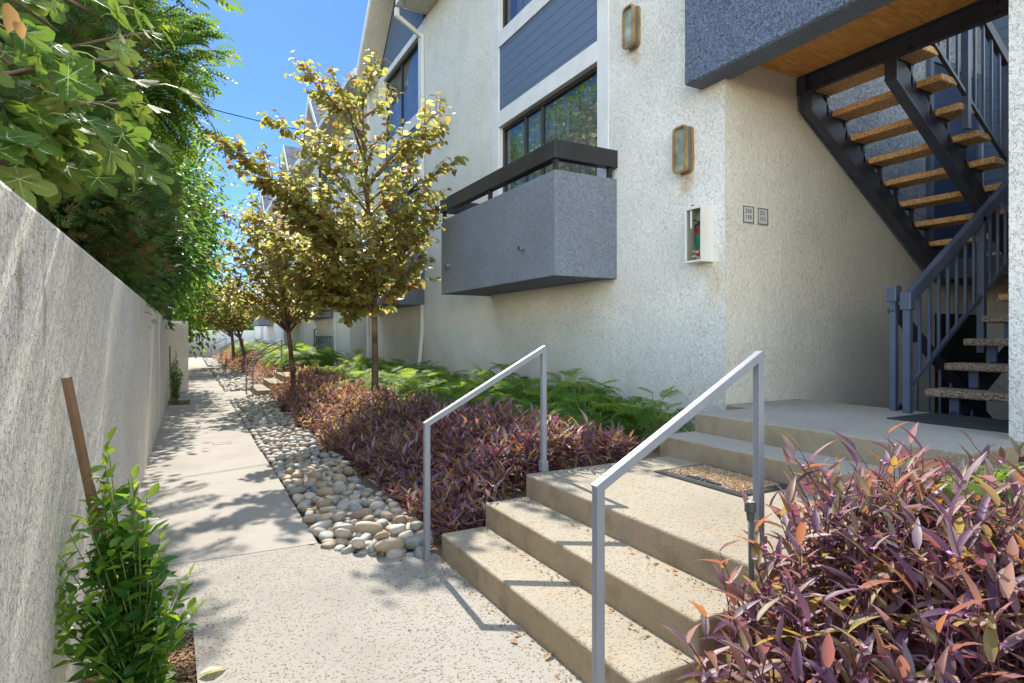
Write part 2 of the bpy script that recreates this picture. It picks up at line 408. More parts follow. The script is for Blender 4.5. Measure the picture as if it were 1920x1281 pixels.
# ---- leaves in bulk
def tmpl(vs, fs): return np.array(vs, float), fs
def t_lance(w=.14, droop=.22, fold=.5):
    rows = [(0, .35), (.18, .9), (.42, 1), (.72, .55)]
    vs = []; fs = []
    for t, k in rows:
        z = -droop*t*t
        vs += [(-w*k, t, z+fold*w*k), (0, t, z), (w*k, t, z+fold*w*k)]
    vs.append((0, 1, -droop))
    for i in range(3):
        a = 3*i; fs += [(a, a+1, a+4, a+3), (a+1, a+2, a+5, a+4)]
    fs += [(9, 10, 12), (10, 11, 12)]
    return tmpl(vs, fs)
def t_oval(w=.27, fold=.35, droop=.12):
    vs = [(0, 0, 0), (0, .5, -droop*.3), (0, 1, -droop)]
    vs += [(-w*.8, .22, fold*w*.8), (-w, .5, fold*w), (-w*.6, .8, fold*w*.5-droop*.6)]
    vs += [(w*.8, .22, fold*w*.8), (w, .5, fold*w), (w*.6, .8, fold*w*.5-droop*.6)]
    return tmpl(vs, [(0, 1, 4, 3), (1, 2, 5, 4), (0, 6, 7, 1), (1, 7, 8, 2)])
def t_heart():
    o = [(0, 0), (.18, -.1), (.40, .0), (.50, .25), (.42, .55), (.2, .83), (0, 1.05)]
    vs = [(0, 0, 0), (0, .5, -.03), (0, 1.05, -.15)]
    R_ = [(x, y, .28*x-.1*y*y) for x, y in o[1:-1]]
    vs += R_ + [(-x, y, z) for x, y, z in R_]
    return tmpl(vs, [(0, 3, 4, 1), (1, 4, 5), (1, 5, 6), (1, 6, 7, 2), (0, 1, 9, 8), (1, 10, 9), (1, 11, 10), (1, 2, 12, 11)])
def t_small():
    return tmpl([(0, 0, 0), (.28, .45, .08), (0, 1, -.08), (-.28, .45, .08)], [(0, 1, 2), (0, 2, 3)])
def t_philo(n=7, L=1):
    vs = []; fs = []
    for i in range(n):
        t = .02+i/n*.86; w = .50*math.sin(math.pi*(.22+.72*(i+.3)/n))+.06
        for sg in (-1, 1):
            b = len(vs); zb = -.25*t*t
            vs += [(0, t, zb), (0, t+.085, zb-.02), (sg*w*.6, t+.155+.07*i/n, zb+.03), (sg*w*1.2, t+.20+.18*i/n, zb-.14), (sg*w*.62, t+.085+.07*i/n, zb+.03)]
            fs += [(b, b+1, b+2, b+4), (b+4, b+2, b+3)]
    b = len(vs); vs += [(-.05, 0, 0), (.05, 0, 0), (.03, .88, -.2), (-.03, .88, -.2)]; fs.append((b, b+1, b+2, b+3))
    b = len(vs); vs += [(-.09, .86, -.19), (.09, .86, -.19), (0, 1.12, -.34)]; fs.append((b, b+1, b+2))
    return tmpl(vs, fs)
def t_pinnate(n=6):
    vs = []; fs = []
    for i in range(n):
        t = .12+.8*i/(n-1); z = -.25*t*t; ln = .26*math.sin(math.pi*(.25+.6*i/n))+.05
        for sg in (-1, 1):
            b = len(vs)
            vs += [(0, t, z), (sg*ln*.5, t+.11, z+.01), (sg*ln*1.1, t+.08, z-.06), (sg*ln*.55, t-.03, z)]
            fs.append((b, b+1, b+2, b+3))
    b = len(vs); vs += [(-.06, 1.02, -.27), (0, .92, -.22), (.06, 1.02, -.27), (0, 1.22, -.36)]; fs.append((b, b+1, b+2, b+3))
    b = len(vs); vs += [(-.008, 0, 0), (.008, 0, 0), (.004, .95, -.23), (-.004, .95, -.23)]; fs.append((b, b+1, b+2, b+3))
    return tmpl(vs, fs)
def t_spray():
    vs = []; fs = []
    for a, L in ((-38, .6), (-15, .85), (5, 1), (28, .75), (48, .5)):
        a = math.radians(a); b = len(vs); dx, dy = math.sin(a), math.cos(a); w = .055
        vs += [(0, 0, 0), (dx*L*.6-dy*w, dy*L*.6+dx*w, .03), (dx*L, dy*L, -.05), (dx*L*.6+dy*w, dy*L*.6-dx*w, .03)]
        fs.append((b, b+1, b+2, b+3))
    return tmpl(vs, fs)
T = dict(lance=t_lance(.115, .25, .5), lance_wide=t_lance(.125, .2, .6), oval=t_oval(), heart=t_heart(), small=t_small(), philo=t_philo(), pinnate=t_pinnate(), spray=t_spray())

def norm(a): return a/np.maximum(np.linalg.norm(a, axis=1, keepdims=True), 1e-9)
def leaves(name, P, D, N, S, tm, mat, parent=None, rnd=None, rng=None):
    P = np.asarray(P, float); D = norm(np.asarray(D, float)); N = np.asarray(N, float); S = np.asarray(S, float)
    X = norm(np.cross(D, N)); Z = np.cross(X, D)
    V, F = tm; k = len(V); n = len(P)
    W = P[:, None, :] + S[:, None, None]*(V[None, :, 0, None]*X[:, None, :] + V[None, :, 1, None]*D[:, None, :] + V[None, :, 2, None]*Z[:, None, :])
    W = W.reshape(-1, 3)
    ls = [len(f) for f in F]; idx = np.concatenate([np.array(f) for f in F])
    loops = (idx[None, :] + (np.arange(n)*k)[:, None]).reshape(-1)
    tot = np.tile(np.array(ls), n); start = np.concatenate([[0], np.cumsum(tot)[:-1]])
    me = bpy.data.meshes.new(name)
    me.vertices.add(len(W)); me.vertices.foreach_set('co', W.astype('f').ravel())
    me.loops.add(len(loops)); me.loops.foreach_set('vertex_index', loops.astype('i'))
    me.polygons.add(len(tot)); me.polygons.foreach_set('loop_start', start.astype('i')); me.polygons.foreach_set('loop_total', tot.astype('i'))
    me.polygons.foreach_set('use_smooth', [True]*len(tot))
    me.update(calc_edges=True)
    if rnd is None: rnd = np.random.default_rng(n).random(n)
    at_ = me.attributes.new('rnd', 'FLOAT', 'POINT'); at_.data.foreach_set('value', np.repeat(rnd, k).astype('f'))
    me.materials.append(mat)
    o = bpy.data.objects.new(name, me); COL.objects.link(o)
    if parent: o.parent = parent
    return o

def smooth(a, b, x):
    t = min(1, max(0, (x-a)/(b-a))); return t*t*(3-2*t)
def soil_z(x, y): return -.035 + .46*smooth(1.45, 2.6, x)

# ================================================================== SETTING
g = MB(); g.add([(-400, -400, -.12), (400, -400, -.12), (400, 400, -.12), (-400, 400, -.12)], [(0, 1, 2, 3)])
tag(g.build('ground', M['soil']), kind='structure')
# soil of the planting beds, rising towards the building (left open over the stair pit)
bm_ = MB(); xs = [.7+i*.16 for i in range(25)]; ys = [-4+i*.5 for i in range(109)]
for y in ys:
    for x in xs:
        bm_.v.append((x, y, soil_z(x, y)+.02*math.sin(5*x+3*y)*math.cos(4*y-x)*(1 if x > 1.6 else .2)-.01))
nx = len(xs)
for j in range(len(ys)-1):
    for i in range(nx-1):
        bm_.f.append((j*nx+i, j*nx+i+1, (j+1)*nx+i+1, (j+1)*nx+i)); bm_.m.append(0)
tag(bm_.build('planting_soil', M['soil'], smooth=True), kind='structure')

s = MB()
s.prism([(-.42, -4), (1.46, -4), (1.46, 2.0), (-.42, 2.0)], -.1, 0)
s.prism([(.055, 2.0), (1.46, 2.0), (1.46, 3.36), (.02, 3.36)], -.1, 0)
s.prism([(-.42, 3.36), (1.46, 3.36), (1.46, 3.74), (1.25, 3.82), (.98, 4.0), (.80, 4.31), (-.42, 4.36)], -.1, 0)
tag(s.build('forecourt_paving', M['salt']), kind='structure')
s = MB()
def slab(x0, x1, y0, y1): s.box(x0, x1, y0, y1-.008, -.1, 0)
s.prism([(-.42, 4.37), (.80, 4.32), (.80, 6.0), (-.42, 6.0)], -.1, 0)
slab(-.42, .81, 6.008, 9.6); slab(-.42, .82, 9.6, 12.2); slab(-.42, .83, 12.2, 14.5)
slab(.03, .85, 14.5, 15.2); slab(.03, 1.46, 15.2, 15.6); slab(-.42, 1.46, 15.6, 18.0)
slab(0, .85, 18.0, 21); slab(0, .85, 21, 24); slab(0, .85, 24, 27); slab(0, .85, 27, 30.2); slab(0, 1.46, 30.2, 32.4)
slab(0, .85, 32.4, 36); slab(0, .85, 36, 40); slab(0, .85, 40, 43.5); slab(0, 1.46, 43.5, 46); slab(0, .85, 46, 50)
tag(s.build('path', M['path']), kind='structure')

# mulch patches in the paving cut-outs
rng = np.random.default_rng(5)
def mulch(x0, x1, y0, y1, n):
    b = MB(); b.box(x0, x1, y0, y1, -.09, -.035)
    for i in range(n):
        p = Vector((rng.uniform(x0+.01, x1-.01), rng.uniform(y0+.01, y1-.01), rng.uniform(-.035, 0)))
        a = rng.uniform(0, 6.28); L = rng.uniform(.015, .05); d = Vector((math.cos(a), math.sin(a), rng.uniform(-.3, .4)))*L
        b.bar(p-d/2, p+d/2, rng.uniform(.003, .009), .002)
    return b.build('mulch', M['mulch'])
tag(mulch(-.40, .045, 2.02, 3.34, 2600), 'brown shredded mulch round the staked vine', 'mulch', kind='stuff')
tag(mulch(-.40, .02, 14.52, 15.58, 500), 'dark mulch patch under the small shrub by the far wall', 'mulch', kind='stuff')

# ================================================================== GARDEN WALL on the left
w = empty('boundary_wall', (-.5, 8, 0)); tag(w, 'long grey stucco garden wall along the left of the path', 'wall')
def wl_(b, name, mat, parent, bevel=.02):
    o = b.build(name, mat, parent, bevel); o.matrix_parent_inverse = Matrix.Translation(-Vector(parent.location)); return o
wl_(MB().box(-.63, -.41, -4, 11.0, -.1, 1.85), 'wall', M['garden_wall'], w)
wl_(MB().box(-.63, -.398, 11.0, 18.0, -.1, 1.83), 'wall', M['garden_wall'], w)
w2 = empty('wall_pier', (-.3, 20, 0)); tag(w2, 'grey stucco wall stepping out beside the path behind the small shrub', 'wall')
wl_(MB().box(-.63, -.0, 18.0, 50, -.1, 1.88), 'wall', M['garden_wall'], w2, .05)
w3 = empty('end_wall', (2, 50, 0)); tag(w3, 'white wall closing the far end of the path', 'wall')
wl_(MB().box(-.0, 4.5, 50, 50.2, -.1, 1.95), 'wall', M['wall_white'], w3)

# ================================================================== CONCRETE STEPS
def build_steps(w0, w1, full=True):
    """origin at (0, yc); returns empty with parts"""
    t = empty('concrete_steps')
    e = MB()
    for k, (x0, x1) in enumerate(((1.46, 1.78), (1.78, 2.10), (2.10, 3.43))):
        z = .16*(k+1)
        e.add([(x0, w0, -.1), (x0, w1, -.1), (x0, w1, z), (x0, w0, z)], [(3, 2, 1, 0)], 1)
        e.add([(x0, w0, z), (x1, w0, z), (x1, w1, z), (x0, w1, z)], [(0, 1, 2, 3)], 0)
        e.add([(x0, w0, -.1), (x1, w0, -.1), (x1, w0, z), (x0, w0, z)], [(0, 1, 2, 3)], 1)
        e.add([(x0, w1, -.1), (x1, w1, -.1), (x1, w1, z), (x0, w1, z)], [(3, 2, 1, 0)], 1)
    import bmesh
    o = e.build('flight', [M['tread_top'], M['riser']], t)
    b = bmesh.new(); b.from_mesh(o.data); bmesh.ops.remove_doubles(b, verts=b.verts, dist=.0005)
    bmesh.ops.recalc_face_normals(b, faces=b.faces); b.to_mesh(o.data); b.free()
    md = o.modifiers.new('b', 'BEVEL'); md.width = .014; md.segments = 3; md.limit_method = 'ANGLE'
    return t
st1 = build_steps(1.72, 3.65); tag(st1, 'three broad concrete steps with brown stained risers and a pitted landing in front', 'steps')
# upper pair of steps and porch floor
p_ = empty('porch_steps'); tag(p_, 'two concrete steps up to the shaded grey porch floor', 'steps')
e = MB()
for (x0, x1, z, y0, y1) in ((3.43, 3.82, .64, 1.66, 3.74),):
    e.box(x0, x1, y0, y1, -.1, z)
o = e.build('lower_step', [M['landing'], M['riser']], p_, .012)
e2 = MB(); e2.prism([(3.82, 1.68), (4.56, 1.68), (4.56, 1.80), (5.62, 1.80), (5.62, 4.04), (4.56, 4.04), (4.5, 3.73), (3.82, 3.73)], -.1, .80)
o2 = e2.build('porch_floor', [M['landing'], M['riser']], p_, .012)
for ob in (o, o2):
    for pl in ob.data.polygons:
        if abs(pl.normal.z) < .5: pl.material_index = 1

def build_rails(dx=0):
    t = empty('handrail')
    W = .036
    MB().box(-W/2, W/2, -W/2, W/2, 0, .885).build('lower_post', M['rail'], t, .003)
    MB().box(.89-W/2, .89+W/2, -W/2, W/2, .48, 1.365).build('upper_post', M['rail'], t, .003)
    MB().box(.89-.026, .89+.026, -.026, .026, .482, .56).build('post_sleeve', M['rail'], t, .002)
    a = Vector((0, 0, .885)); b = Vector((.89, 0, 1.365)); d = (b-a).normalized()*.02
    MB().bar(a-d*.9, b+d*.9, W+.002, W).build('top_rail', M['rail'], t, .003)
    return t
rail1 = build_rails(); rail1.location = (1.362, 3.655, 0)
tag(rail1, 'grey square-tube handrail beside the purple bed at the far end of the near steps', 'handrail', 'grey handrails on the steps')
r2 = copy_tree(rail1); r2.location = (1.358, 1.81, 0)
tag(r2, 'grey square-tube handrail nearest the viewer beside the purple clump', 'handrail', 'grey handrails on the steps')
ents = [(15.45, 'second'), (30.4, 'third'), (44.0, 'farthest')]
for y0, nm in ents:
    s_ = copy_tree(st1); s_.location = (0, y0-1.72, 0)
    tag(s_, {'second': 'pale concrete steps behind the purple bed and the first tree', 'third': 'small concrete steps far down the path beyond the sandy bed',
             'farthest': 'farthest concrete steps near the end wall'}[nm], 'steps')
    for j, yy in enumerate((y0+.05, y0+1.9)):
        q = copy_tree(rail1); q.location = (1.36, yy, 0)
        tag(q, f"{'nearer' if j == 0 else 'farther'} of the two thin grey handrails on the {nm} flight of steps along the path", 'handrail', 'grey handrails on the steps')

# ================================================================== BUILDING
B = empty('apartment_building', (0, 0, 0)); tag(B, 'white stucco apartment block with slate balconies and blue siding panels', 'building')
XW = 4.55; XB = 9.6; TOP = 8.45
bays = [7.44, 14.1, 23.4, 30.1, 39.9]
alc = [(1.79, 4.05), (17.0, 19.2), (32.1, 34.2), (44.0, 46.2)]
cuts = sorted([(b-1.59, b+1.59) for b in bays]+alc)
y = -5.0; segs = []
for a, b in cuts:
    if a > y: segs.append((y, a))
    y = b
segs.append((y, 50.5))
wm = MB()
for a, b in segs:
    if a < 0: wm.box(XW, XW+.42, 1.1, b, 4.0, TOP); wm.box(XW, XB, a, b, .76, 4.0)
    else: wm.box(XW, XB, a, b, -.15, TOP)
for b in bays: wm.box(XW+.1, XW+.22, b-1.59, b+1.59, -.15, 2.2); wm.box(XW+.002, XW+.1, b-1.59, b+1.59, -.15, 2.2); wm.box(XW+3, XB, b-1.59, b+1.59, -.1, TOP)
for a, b in alc[1:]: wm.box(XW+2.2, XB, a, b, -.1, TOP); wm.box(XW, XW+2.2, a, b, 4.0, TOP)
wm.build('wall', M['wall_white'], B)
# rough footing under the near pillar
MB().box(XW+.04, XW+.6, -5, 1.74, -.1, .745).build('footing', M['wall_beige'], B)

def window(x, y0, y1, z0, z1, mullions, curt=True, parent=B):
    fr = MB(); t = .05
    fr.box(x-.01, x+.06, y0, y0+t, z0, z1); fr.box(x-.01, x+.06, y1-t, y1, z0, z1)
    fr.box(x-.01, x+.06, y0+t, y1-t, z0, z0+t); fr.box(x-.01, x+.06, y0+t, y1-t, z1-t, z1)
    for ym in mullions: fr.box(x-.006, x+.05, ym-.025, ym+.025, z0+t, z1-t)
    w_ = empty('window'); w_.parent = parent
    fr.build('frame', M['frame'], w_, .003)
    MB().box(x+.02, x+.026, y0+t, y1-t, z0+t, z1-t).build('pane', M['glass'], w_)
    if curt:
        c = MB(); n = 46; yy0 = y0+.35; yy1 = y1-.2
        pts = [(x+.16+.02*math.sin(i*2.4), yy0+(yy1-yy0)*i/n) for i in range(n+1)]
        for i in range(n): c.add([(pts[i][0], pts[i][1], z0), (pts[i+1][0], pts[i+1][1], z0), (pts[i+1][0], pts[i+1][1], z1), (pts[i][0], pts[i][1], z1)], [(0, 1, 2, 3)])
        c.build('curtain', M['curtain'], w_)
    return w_
for i, c in enumerate(bays):
    tr = MB()
    a, b = c-1.59, c+1.59; t0, t1 = XW-.012, XW+.16
    for (y0, y1, z0, z1) in ((a, a+.23, 2.2, 8.4), (b-.23, b, 2.2, 8.4), (a+.23, b-.23, 4.94, 5.2), (a+.23, b-.23, 6.27, 6.52), (a+.23, b-.23, 8.24, 8.4)):
        tr.box(t0, t1, y0, y1, z0, z1)
    tr.build('window_trim', M['trim'], B, .006)
    MB().box(XW+.015, XW+.1, a+.23, b-.23, 5.2, 6.27).build('siding_panel', M['siding'], B)
    window(XW+.08, a+.231, b-.231, 2.2, 4.939, [c+.62, c+.12])
    window(XW+.08, a+.231, b-.231, 6.521, 8.239, [c+.1])
    MB().box(XW+2.4, XW+2.5, a, b, 2.2, 8.4).build('room_wall', M['room'], B)

def balcony(c, detail):
    a, b = c-1.75, c+1.71; X0 = 3.66; z0, z1 = 2.15, 3.36
    w_ = empty('balcony'); w_.parent = B
    m = MB(); th = .12
    n = 14
    # parapet: front + two sides + floor, underside very slightly arched
    XE = XW-.003
    def U(x, a, b, t): return [(x, a), (XE, a), (XE, a+t), (x+t, a+t), (x+t, b-t), (XE, b-t), (XE, b), (x, b)]
    m.prism(U(X0, a, b, th), z0, z1)
    m.box(X0+th, XW-.003, a+th, b-th, z0+.012, z0+.2)
    m.build('parapet', M['grey_stucco'], w_, .012)
    r = MB()
    r.prism(U(X0-.015, a-.015, b+.015, .12), 3.49, 3.70)
    r.build('rail_beam', M['black_wood'], w_, .006)
    for (px_, py_) in ((X0+.04, a+.05), (X0+.04, (a+b)/2), (X0+.04, b-.05), (XW-.08, a+.05)):
        MB().box(px_-.025, px_+.025, py_-.025, py_+.025, z1-.01, 3.49).build('rail_post', M['black_wood'], w_)
    if detail:
        for yy, zz in ((6.41, 2.55), (8.79, 2.58)):
            pp = MB(); k = 14
            pp.tube([(X0-.075, yy, zz), (X0+.03, yy, zz+.005)], .03, k, cap=False); pp.tube([(X0-.07, yy, zz), (X0+.0, yy, zz+.003)], .025, k, 1)
            pp.build('drain_pipe', [M['grey_stucco'], M['dark']], w_)
for i, c in enumerate(bays): balcony(c, i == 0)

# gables over the window bays, eaves between
for i, c in enumerate(bays[1:]):
    X0 = 4.0; PZ = 10.6; hs = 1.92; EZ = PZ-hs
    rf = MB()
    for sg in (-1, 1):
        yp, ye = c, c+sg*hs
        rf.extr([(X0, yp, PZ), (X0, ye, EZ), (X0, ye, EZ-.18), (X0, yp, PZ-.2)], (5.6, 0, 0))
    o = rf.build('roof', M['roof'], B); fixn(o)
    fa = MB()
    for sg in (-1, 1):
        yp, ye = c, c+sg*hs
        fa.extr([(X0-.03, yp, PZ+.03), (X0-.03, ye, EZ+.03), (X0-.03, ye, EZ-.2), (X0-.03, yp, PZ-.24)], (.028, 0, 0))
        fa.box(X0-.1, X0+.9, min(ye, ye+sg*.14), max(ye, ye+sg*.14), EZ-.2, EZ+.0)
    fixn(fa.build('fascia', M['trim'], B))
    sf = MB()
    for sg in (-1, 1):
        yp, ye = c, c+sg*hs
        sf.extr([(X0, yp, PZ-.203), (X0, ye, EZ-.183), (X0, ye, EZ-.25), (X0, yp, PZ-.28)], (.55, 0, 0))
    fixn(sf.build('soffit', M['soffit_white'], B))
    gs = MB(); gs.extr([(XW+.02, c-1.59, 8.4), (XW+.02, c+1.59, 8.4), (XW+.02, c+1.59, 8.75), (XW+.02, c, PZ-.25), (XW+.02, c-1.59, 8.75)], (.1, 0, 0))
    fixn(gs.build('siding_panel', M['siding'], B))
gaps = [(-5, 12.1), (16.2, 21.3), (25.5, 28.0), (32.2, 37.8), (42, 50.5)]
for a, b in gaps:
    MB().box(3.97, XB, a, b, 8.452, 8.62).build('eave', M['soffit_white'], B); MB().box(3.85, 3.968, a-.05, b+.12, 8.47, 8.63).build('gutter', M['trim'], B, .01)
dp = MB()
dp.box(3.86, 3.95, 12.25, 12.34, 8.28, 8.468)
dp.bar((3.905, 12.295, 8.30), (4.50, 12.40, 8.05), .07, .09)
dp.bar((4.505, 12.40, 8.10), (4.505, 12.40, 1.55), .085, .075, (1, 0, 0))
dp.bar((4.505, 12.40, 1.56), (4.44, 12.52, .45), .085, .075, (1, 0, 0))
dp.build('downspout', M['trim'], B, .006)
for yy in (17.0-.15, 21.2, 28.2, 32.0, 37.9):
    MB().bar((4.51, yy, 8.4), (4.51, yy, .4), .08, .07, (1, 0, 0)).build('downspout', M['trim'], B, .006)

# ---- entrance alcove
Y0, Y1 = 1.79, 4.05
def zl(x): return 3.80-.645*(x-5.62)
am = MB()
# side wall below the upper flight is beige, above it blue
am.extr([(XW+.0, Y1-.006, -1.6), (XB, Y1-.006, -1.6), (XB, Y1-.006, zl(8.2)), (8.2, Y1-.006, zl(8.2)), (5.62, Y1-.006, 3.83), (5.62, Y1-.006, 4.2), (XW+.0, Y1-.006, 4.2)], (0, .005, 0))
fixn(am.build('alcove_wall', M['wall_beige'], B))
bl = MB(); bl.extr([(5.62, Y1-.006, 3.84), (8.2, Y1-.006, zl(8.2)+.01), (XB, Y1-.006, zl(8.2)+.01), (XB, Y1-.006, TOP), (5.62, Y1-.006, TOP)], (0, .005, 0))
fixn(bl.build('alcove_wall', M['blue_light'], B))
MB().box(XB-.01, XB+.1, Y0-.2, Y1, -1.6, TOP).build('alcove_wall', M['wall_beige'], B)
MB().box(XB-.03, XB-.012, Y0, Y1-.01, 2.6, TOP-.1).build('alcove_siding', M['siding'], B)
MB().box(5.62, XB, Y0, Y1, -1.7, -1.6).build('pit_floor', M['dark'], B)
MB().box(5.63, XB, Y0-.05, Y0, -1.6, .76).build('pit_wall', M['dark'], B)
MB().box(8.3, XB-.03, Y1-.03, Y1-.012, -1.0, 1.75).build('dark_opening', M['dark'], B)  # black panel standing in for the shade under the mid landing
dr = empty('door'); dr.parent = B
MB().box(8.11, 8.19, Y1-.06, Y1-.008, 2.4, 4.98).box(9.29, 9.37, Y1-.06, Y1-.008, 2.4, 4.98).box(8.19, 9.29, Y1-.06, Y1-.008, 4.9, 4.98).build('door_frame', M['steel2'], dr)
MB().box(8.19, 9.29, Y1-.035, Y1-.01, 2.4, 4.9).build('door_panel', M['door'], dr)
# parapet beam over the opening, plywood soffit, steel channel
MB().box(4.33, 4.62, -5, 4.36, 3.95, 5.25).build('walkway_parapet', M['blue_stucco'], B, .012)
MB().box(4.345, 4.605, -5, 4.345, 3.944, 3.949).build('walkway_beam_underside', M['grey_stucco'], B)
pl = MB()
for a, b in ((-5, .35), (.354, 1.58), (1.584, 2.80), (2.804, 4.04)): pl.box(4.622, 5.62, a, b, 4.17, 4.19)
pl.build('plywood_soffit', M['ply'], B)
MB().box(4.622, 5.62, -5, 4.04, 4.195, 4.35).build('walkway_floor', M['landing'], B)
MB().box(3.5, 4.0, 1.0, 1.1, 5.5, 5.51)

S = empty('staircase', (5.4, 2.8, .8)); tag(S, 'dark steel staircase with brown aggregate treads inside the entrance alcove', 'staircase')
def sp(b, name, mat, bevel=.003, smooth=False):
    o = b.build(name, mat, S, bevel, smooth); o.matrix_parent_inverse = Matrix.Translation(-Vector(S.location)); return o
ch = MB(); ch.box(5.64, 5.655, 1.8, 4.03, 3.98, 4.165); ch.box(5.60, 5.64, 1.8, 4.03, 3.98, 3.992); ch.box(5.60, 5.64, 1.8, 4.03, 4.153, 4.165); ch.box(5.59, 5.60, 3.93, 4.03, 3.985, 4.16)
sp(ch, 'channel_beam', M['steel'])
for yy in (3.75, 2.95, 2.3):
    bo = MB()
    for zz in (4.03, 4.115): bo.tube([(5.62, yy, zz), (5.643, yy, zz)], .014, 8)
    sp(bo, 'bolt', M['steel'], 0)
for ys in (3.92, 3.09):
    b = MB(); b.extr([(5.62, ys-.02, 3.80), (5.62, ys-.02, 3.985), (5.78, ys-.02, 3.985), (8.25, ys-.02, zl(8.25)+.22), (8.25, ys-.02, zl(8.25))], (0, .04, 0)); 
    b.extr([(5.60, ys-.05, 3.785), (5.60, ys-.05, 3.80), (8.25, ys-.05, zl(8.25)), (8.25, ys-.05, zl(8.25)-.015)], (0, .1, 0))
    b.box(5.605, 5.62, ys-.055, ys+.055, 3.79, 3.985)
    fixn(sp(b, 'upper_stringer', M['steel'], 0))
for k in range(8):
    x = 5.80+.325*k; z = 4.055-.205*k
    sp(MB().box(x-.13, x+.15, 2.86, 4.00, z-.065, z), 'tread', M['tread'], .012)
    br = MB()
    for ys in (3.92, 3.09):
        br.box(x-.12, x+.14, ys-.03, ys+.03, z-.075, z-.067); br.box(x+.10, x+.13, ys-.02, ys+.02, zl(x+.12)+.18, z-.075)
    sp(br, 'tread_bracket', M['steel'], 0)
LX = 5.50; LS = .665
sp(MB().box(8.25, XB-.04, 1.8, 4.0, 2.33, 2.40), 'mid_landing', M['tread'], .01)
sp(MB().box(8.2, 8.245, 1.8, 4.0, 2.16, 2.40), 'landing_beam', M['steel'])
for ys in (1.98, 2.58):
    b = MB(); b.extr([(LX+.05, ys-.02, .80), (LX+.30, ys-.02, .80), (8.2, ys-.02, 2.16), (8.2, ys-.02, 2.36)], (0, .04, 0)); fixn(sp(b, 'lower_stringer', M['steel'], 0))
for k in range(7):
    x = LX+.32*k; z = 1.012+.212*k
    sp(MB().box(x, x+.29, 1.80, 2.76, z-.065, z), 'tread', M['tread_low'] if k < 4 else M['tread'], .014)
    br = MB()
    for ys in (1.98, 2.58): br.box(x+.1, x+.13, ys-.035, ys+.035, z-.21, z-.067)
    sp(br, 'tread_bracket', M['steel2'], 0)
# lower handrail and balusters (near side)
YR = 2.83
sp(MB().box(5.36, 5.415, YR-.028, YR+.028, .80, 1.79), 'newel_post', M['steel2'])
sp(MB().box(5.345, 5.43, YR-.045, YR+.045, 1.68, 1.83), 'newel_cap', M['steel2'], .008)
sp(MB().box(5.44, 5.49, YR+.13, YR+.18, .80, 1.80), 'newel_post', M['steel2'])
sp(MB().box(5.415, 5.51, YR+.11, YR+.20, 1.76, 1.90), 'newel_cap', M['steel2'], .008)
sp(MB().bar((5.38, YR, 1.765), (8.2, YR, 1.765+LS*2.82), .06, .105), 'hand_rail', M['steel2'], .006)
sp(MB().bar((5.40, YR, 1.02), (8.2, YR, 1.02+LS*2.8), .035, .035), 'bottom_rail', M['steel2'])
for k in range(1, 18):
    x = 5.42+.155*k
    sp(MB().box(x-.011, x+.011, YR-.011, YR+.011, 1.02+LS*(x-5.4), 1.72+LS*(x-5.38)), 'baluster', M['steel2'], 0)
sp(MB().box(6.62, 6.68, YR-.03, YR+.03, 1.3, 2.6), 'rail_post', M['steel2'])
# rail of the flight going down to the level below
YD = 3.0
sp(MB().bar((5.46, YD, 1.72), (7.6, YD, 1.72-.66*2.14), .05, .10), 'descending_rail', M['steel'], 0)
for k in range(1, 9):
    x = 5.46+.2*k; sp(MB().box(x-.011, x+.011, YD-.011, YD+.011, .75-.66*(x-5.6), 1.70-.66*(x-5.46)), 'baluster', M['steel2'], 0)
sp(MB().bar((5.5, YD, .78), (8.0, YD, .78-.66*2.5), .04, .2), 'descending_stringer', M['steel'], 0)
# guard of the upper flight
YU = 2.86
def zt(x): return 4.055-.63*(x-5.80)
sp(MB().bar((5.80, YU, zt(5.8)+.06), (8.2, YU, zt(8.2)+.06), .035, .035), 'guard_bottom_rail', M['steel'])
sp(MB().bar((5.75, YU, zt(5.75)+1.06), (8.2, YU, zt(8.2)+1.06), .06, .10), 'guard_hand_rail', M['steel'], .005)
for k in range(14):
    x = 5.95+.16*k; wd = .03 if k % 5 == 3 else .011
    sp(MB().box(x-wd, x+wd, YU-wd, YU+wd, zt(x)+(.05 if wd < .02 else -.25), zt(x)+1.02), 'guard_baluster', M['steel2'], 0)

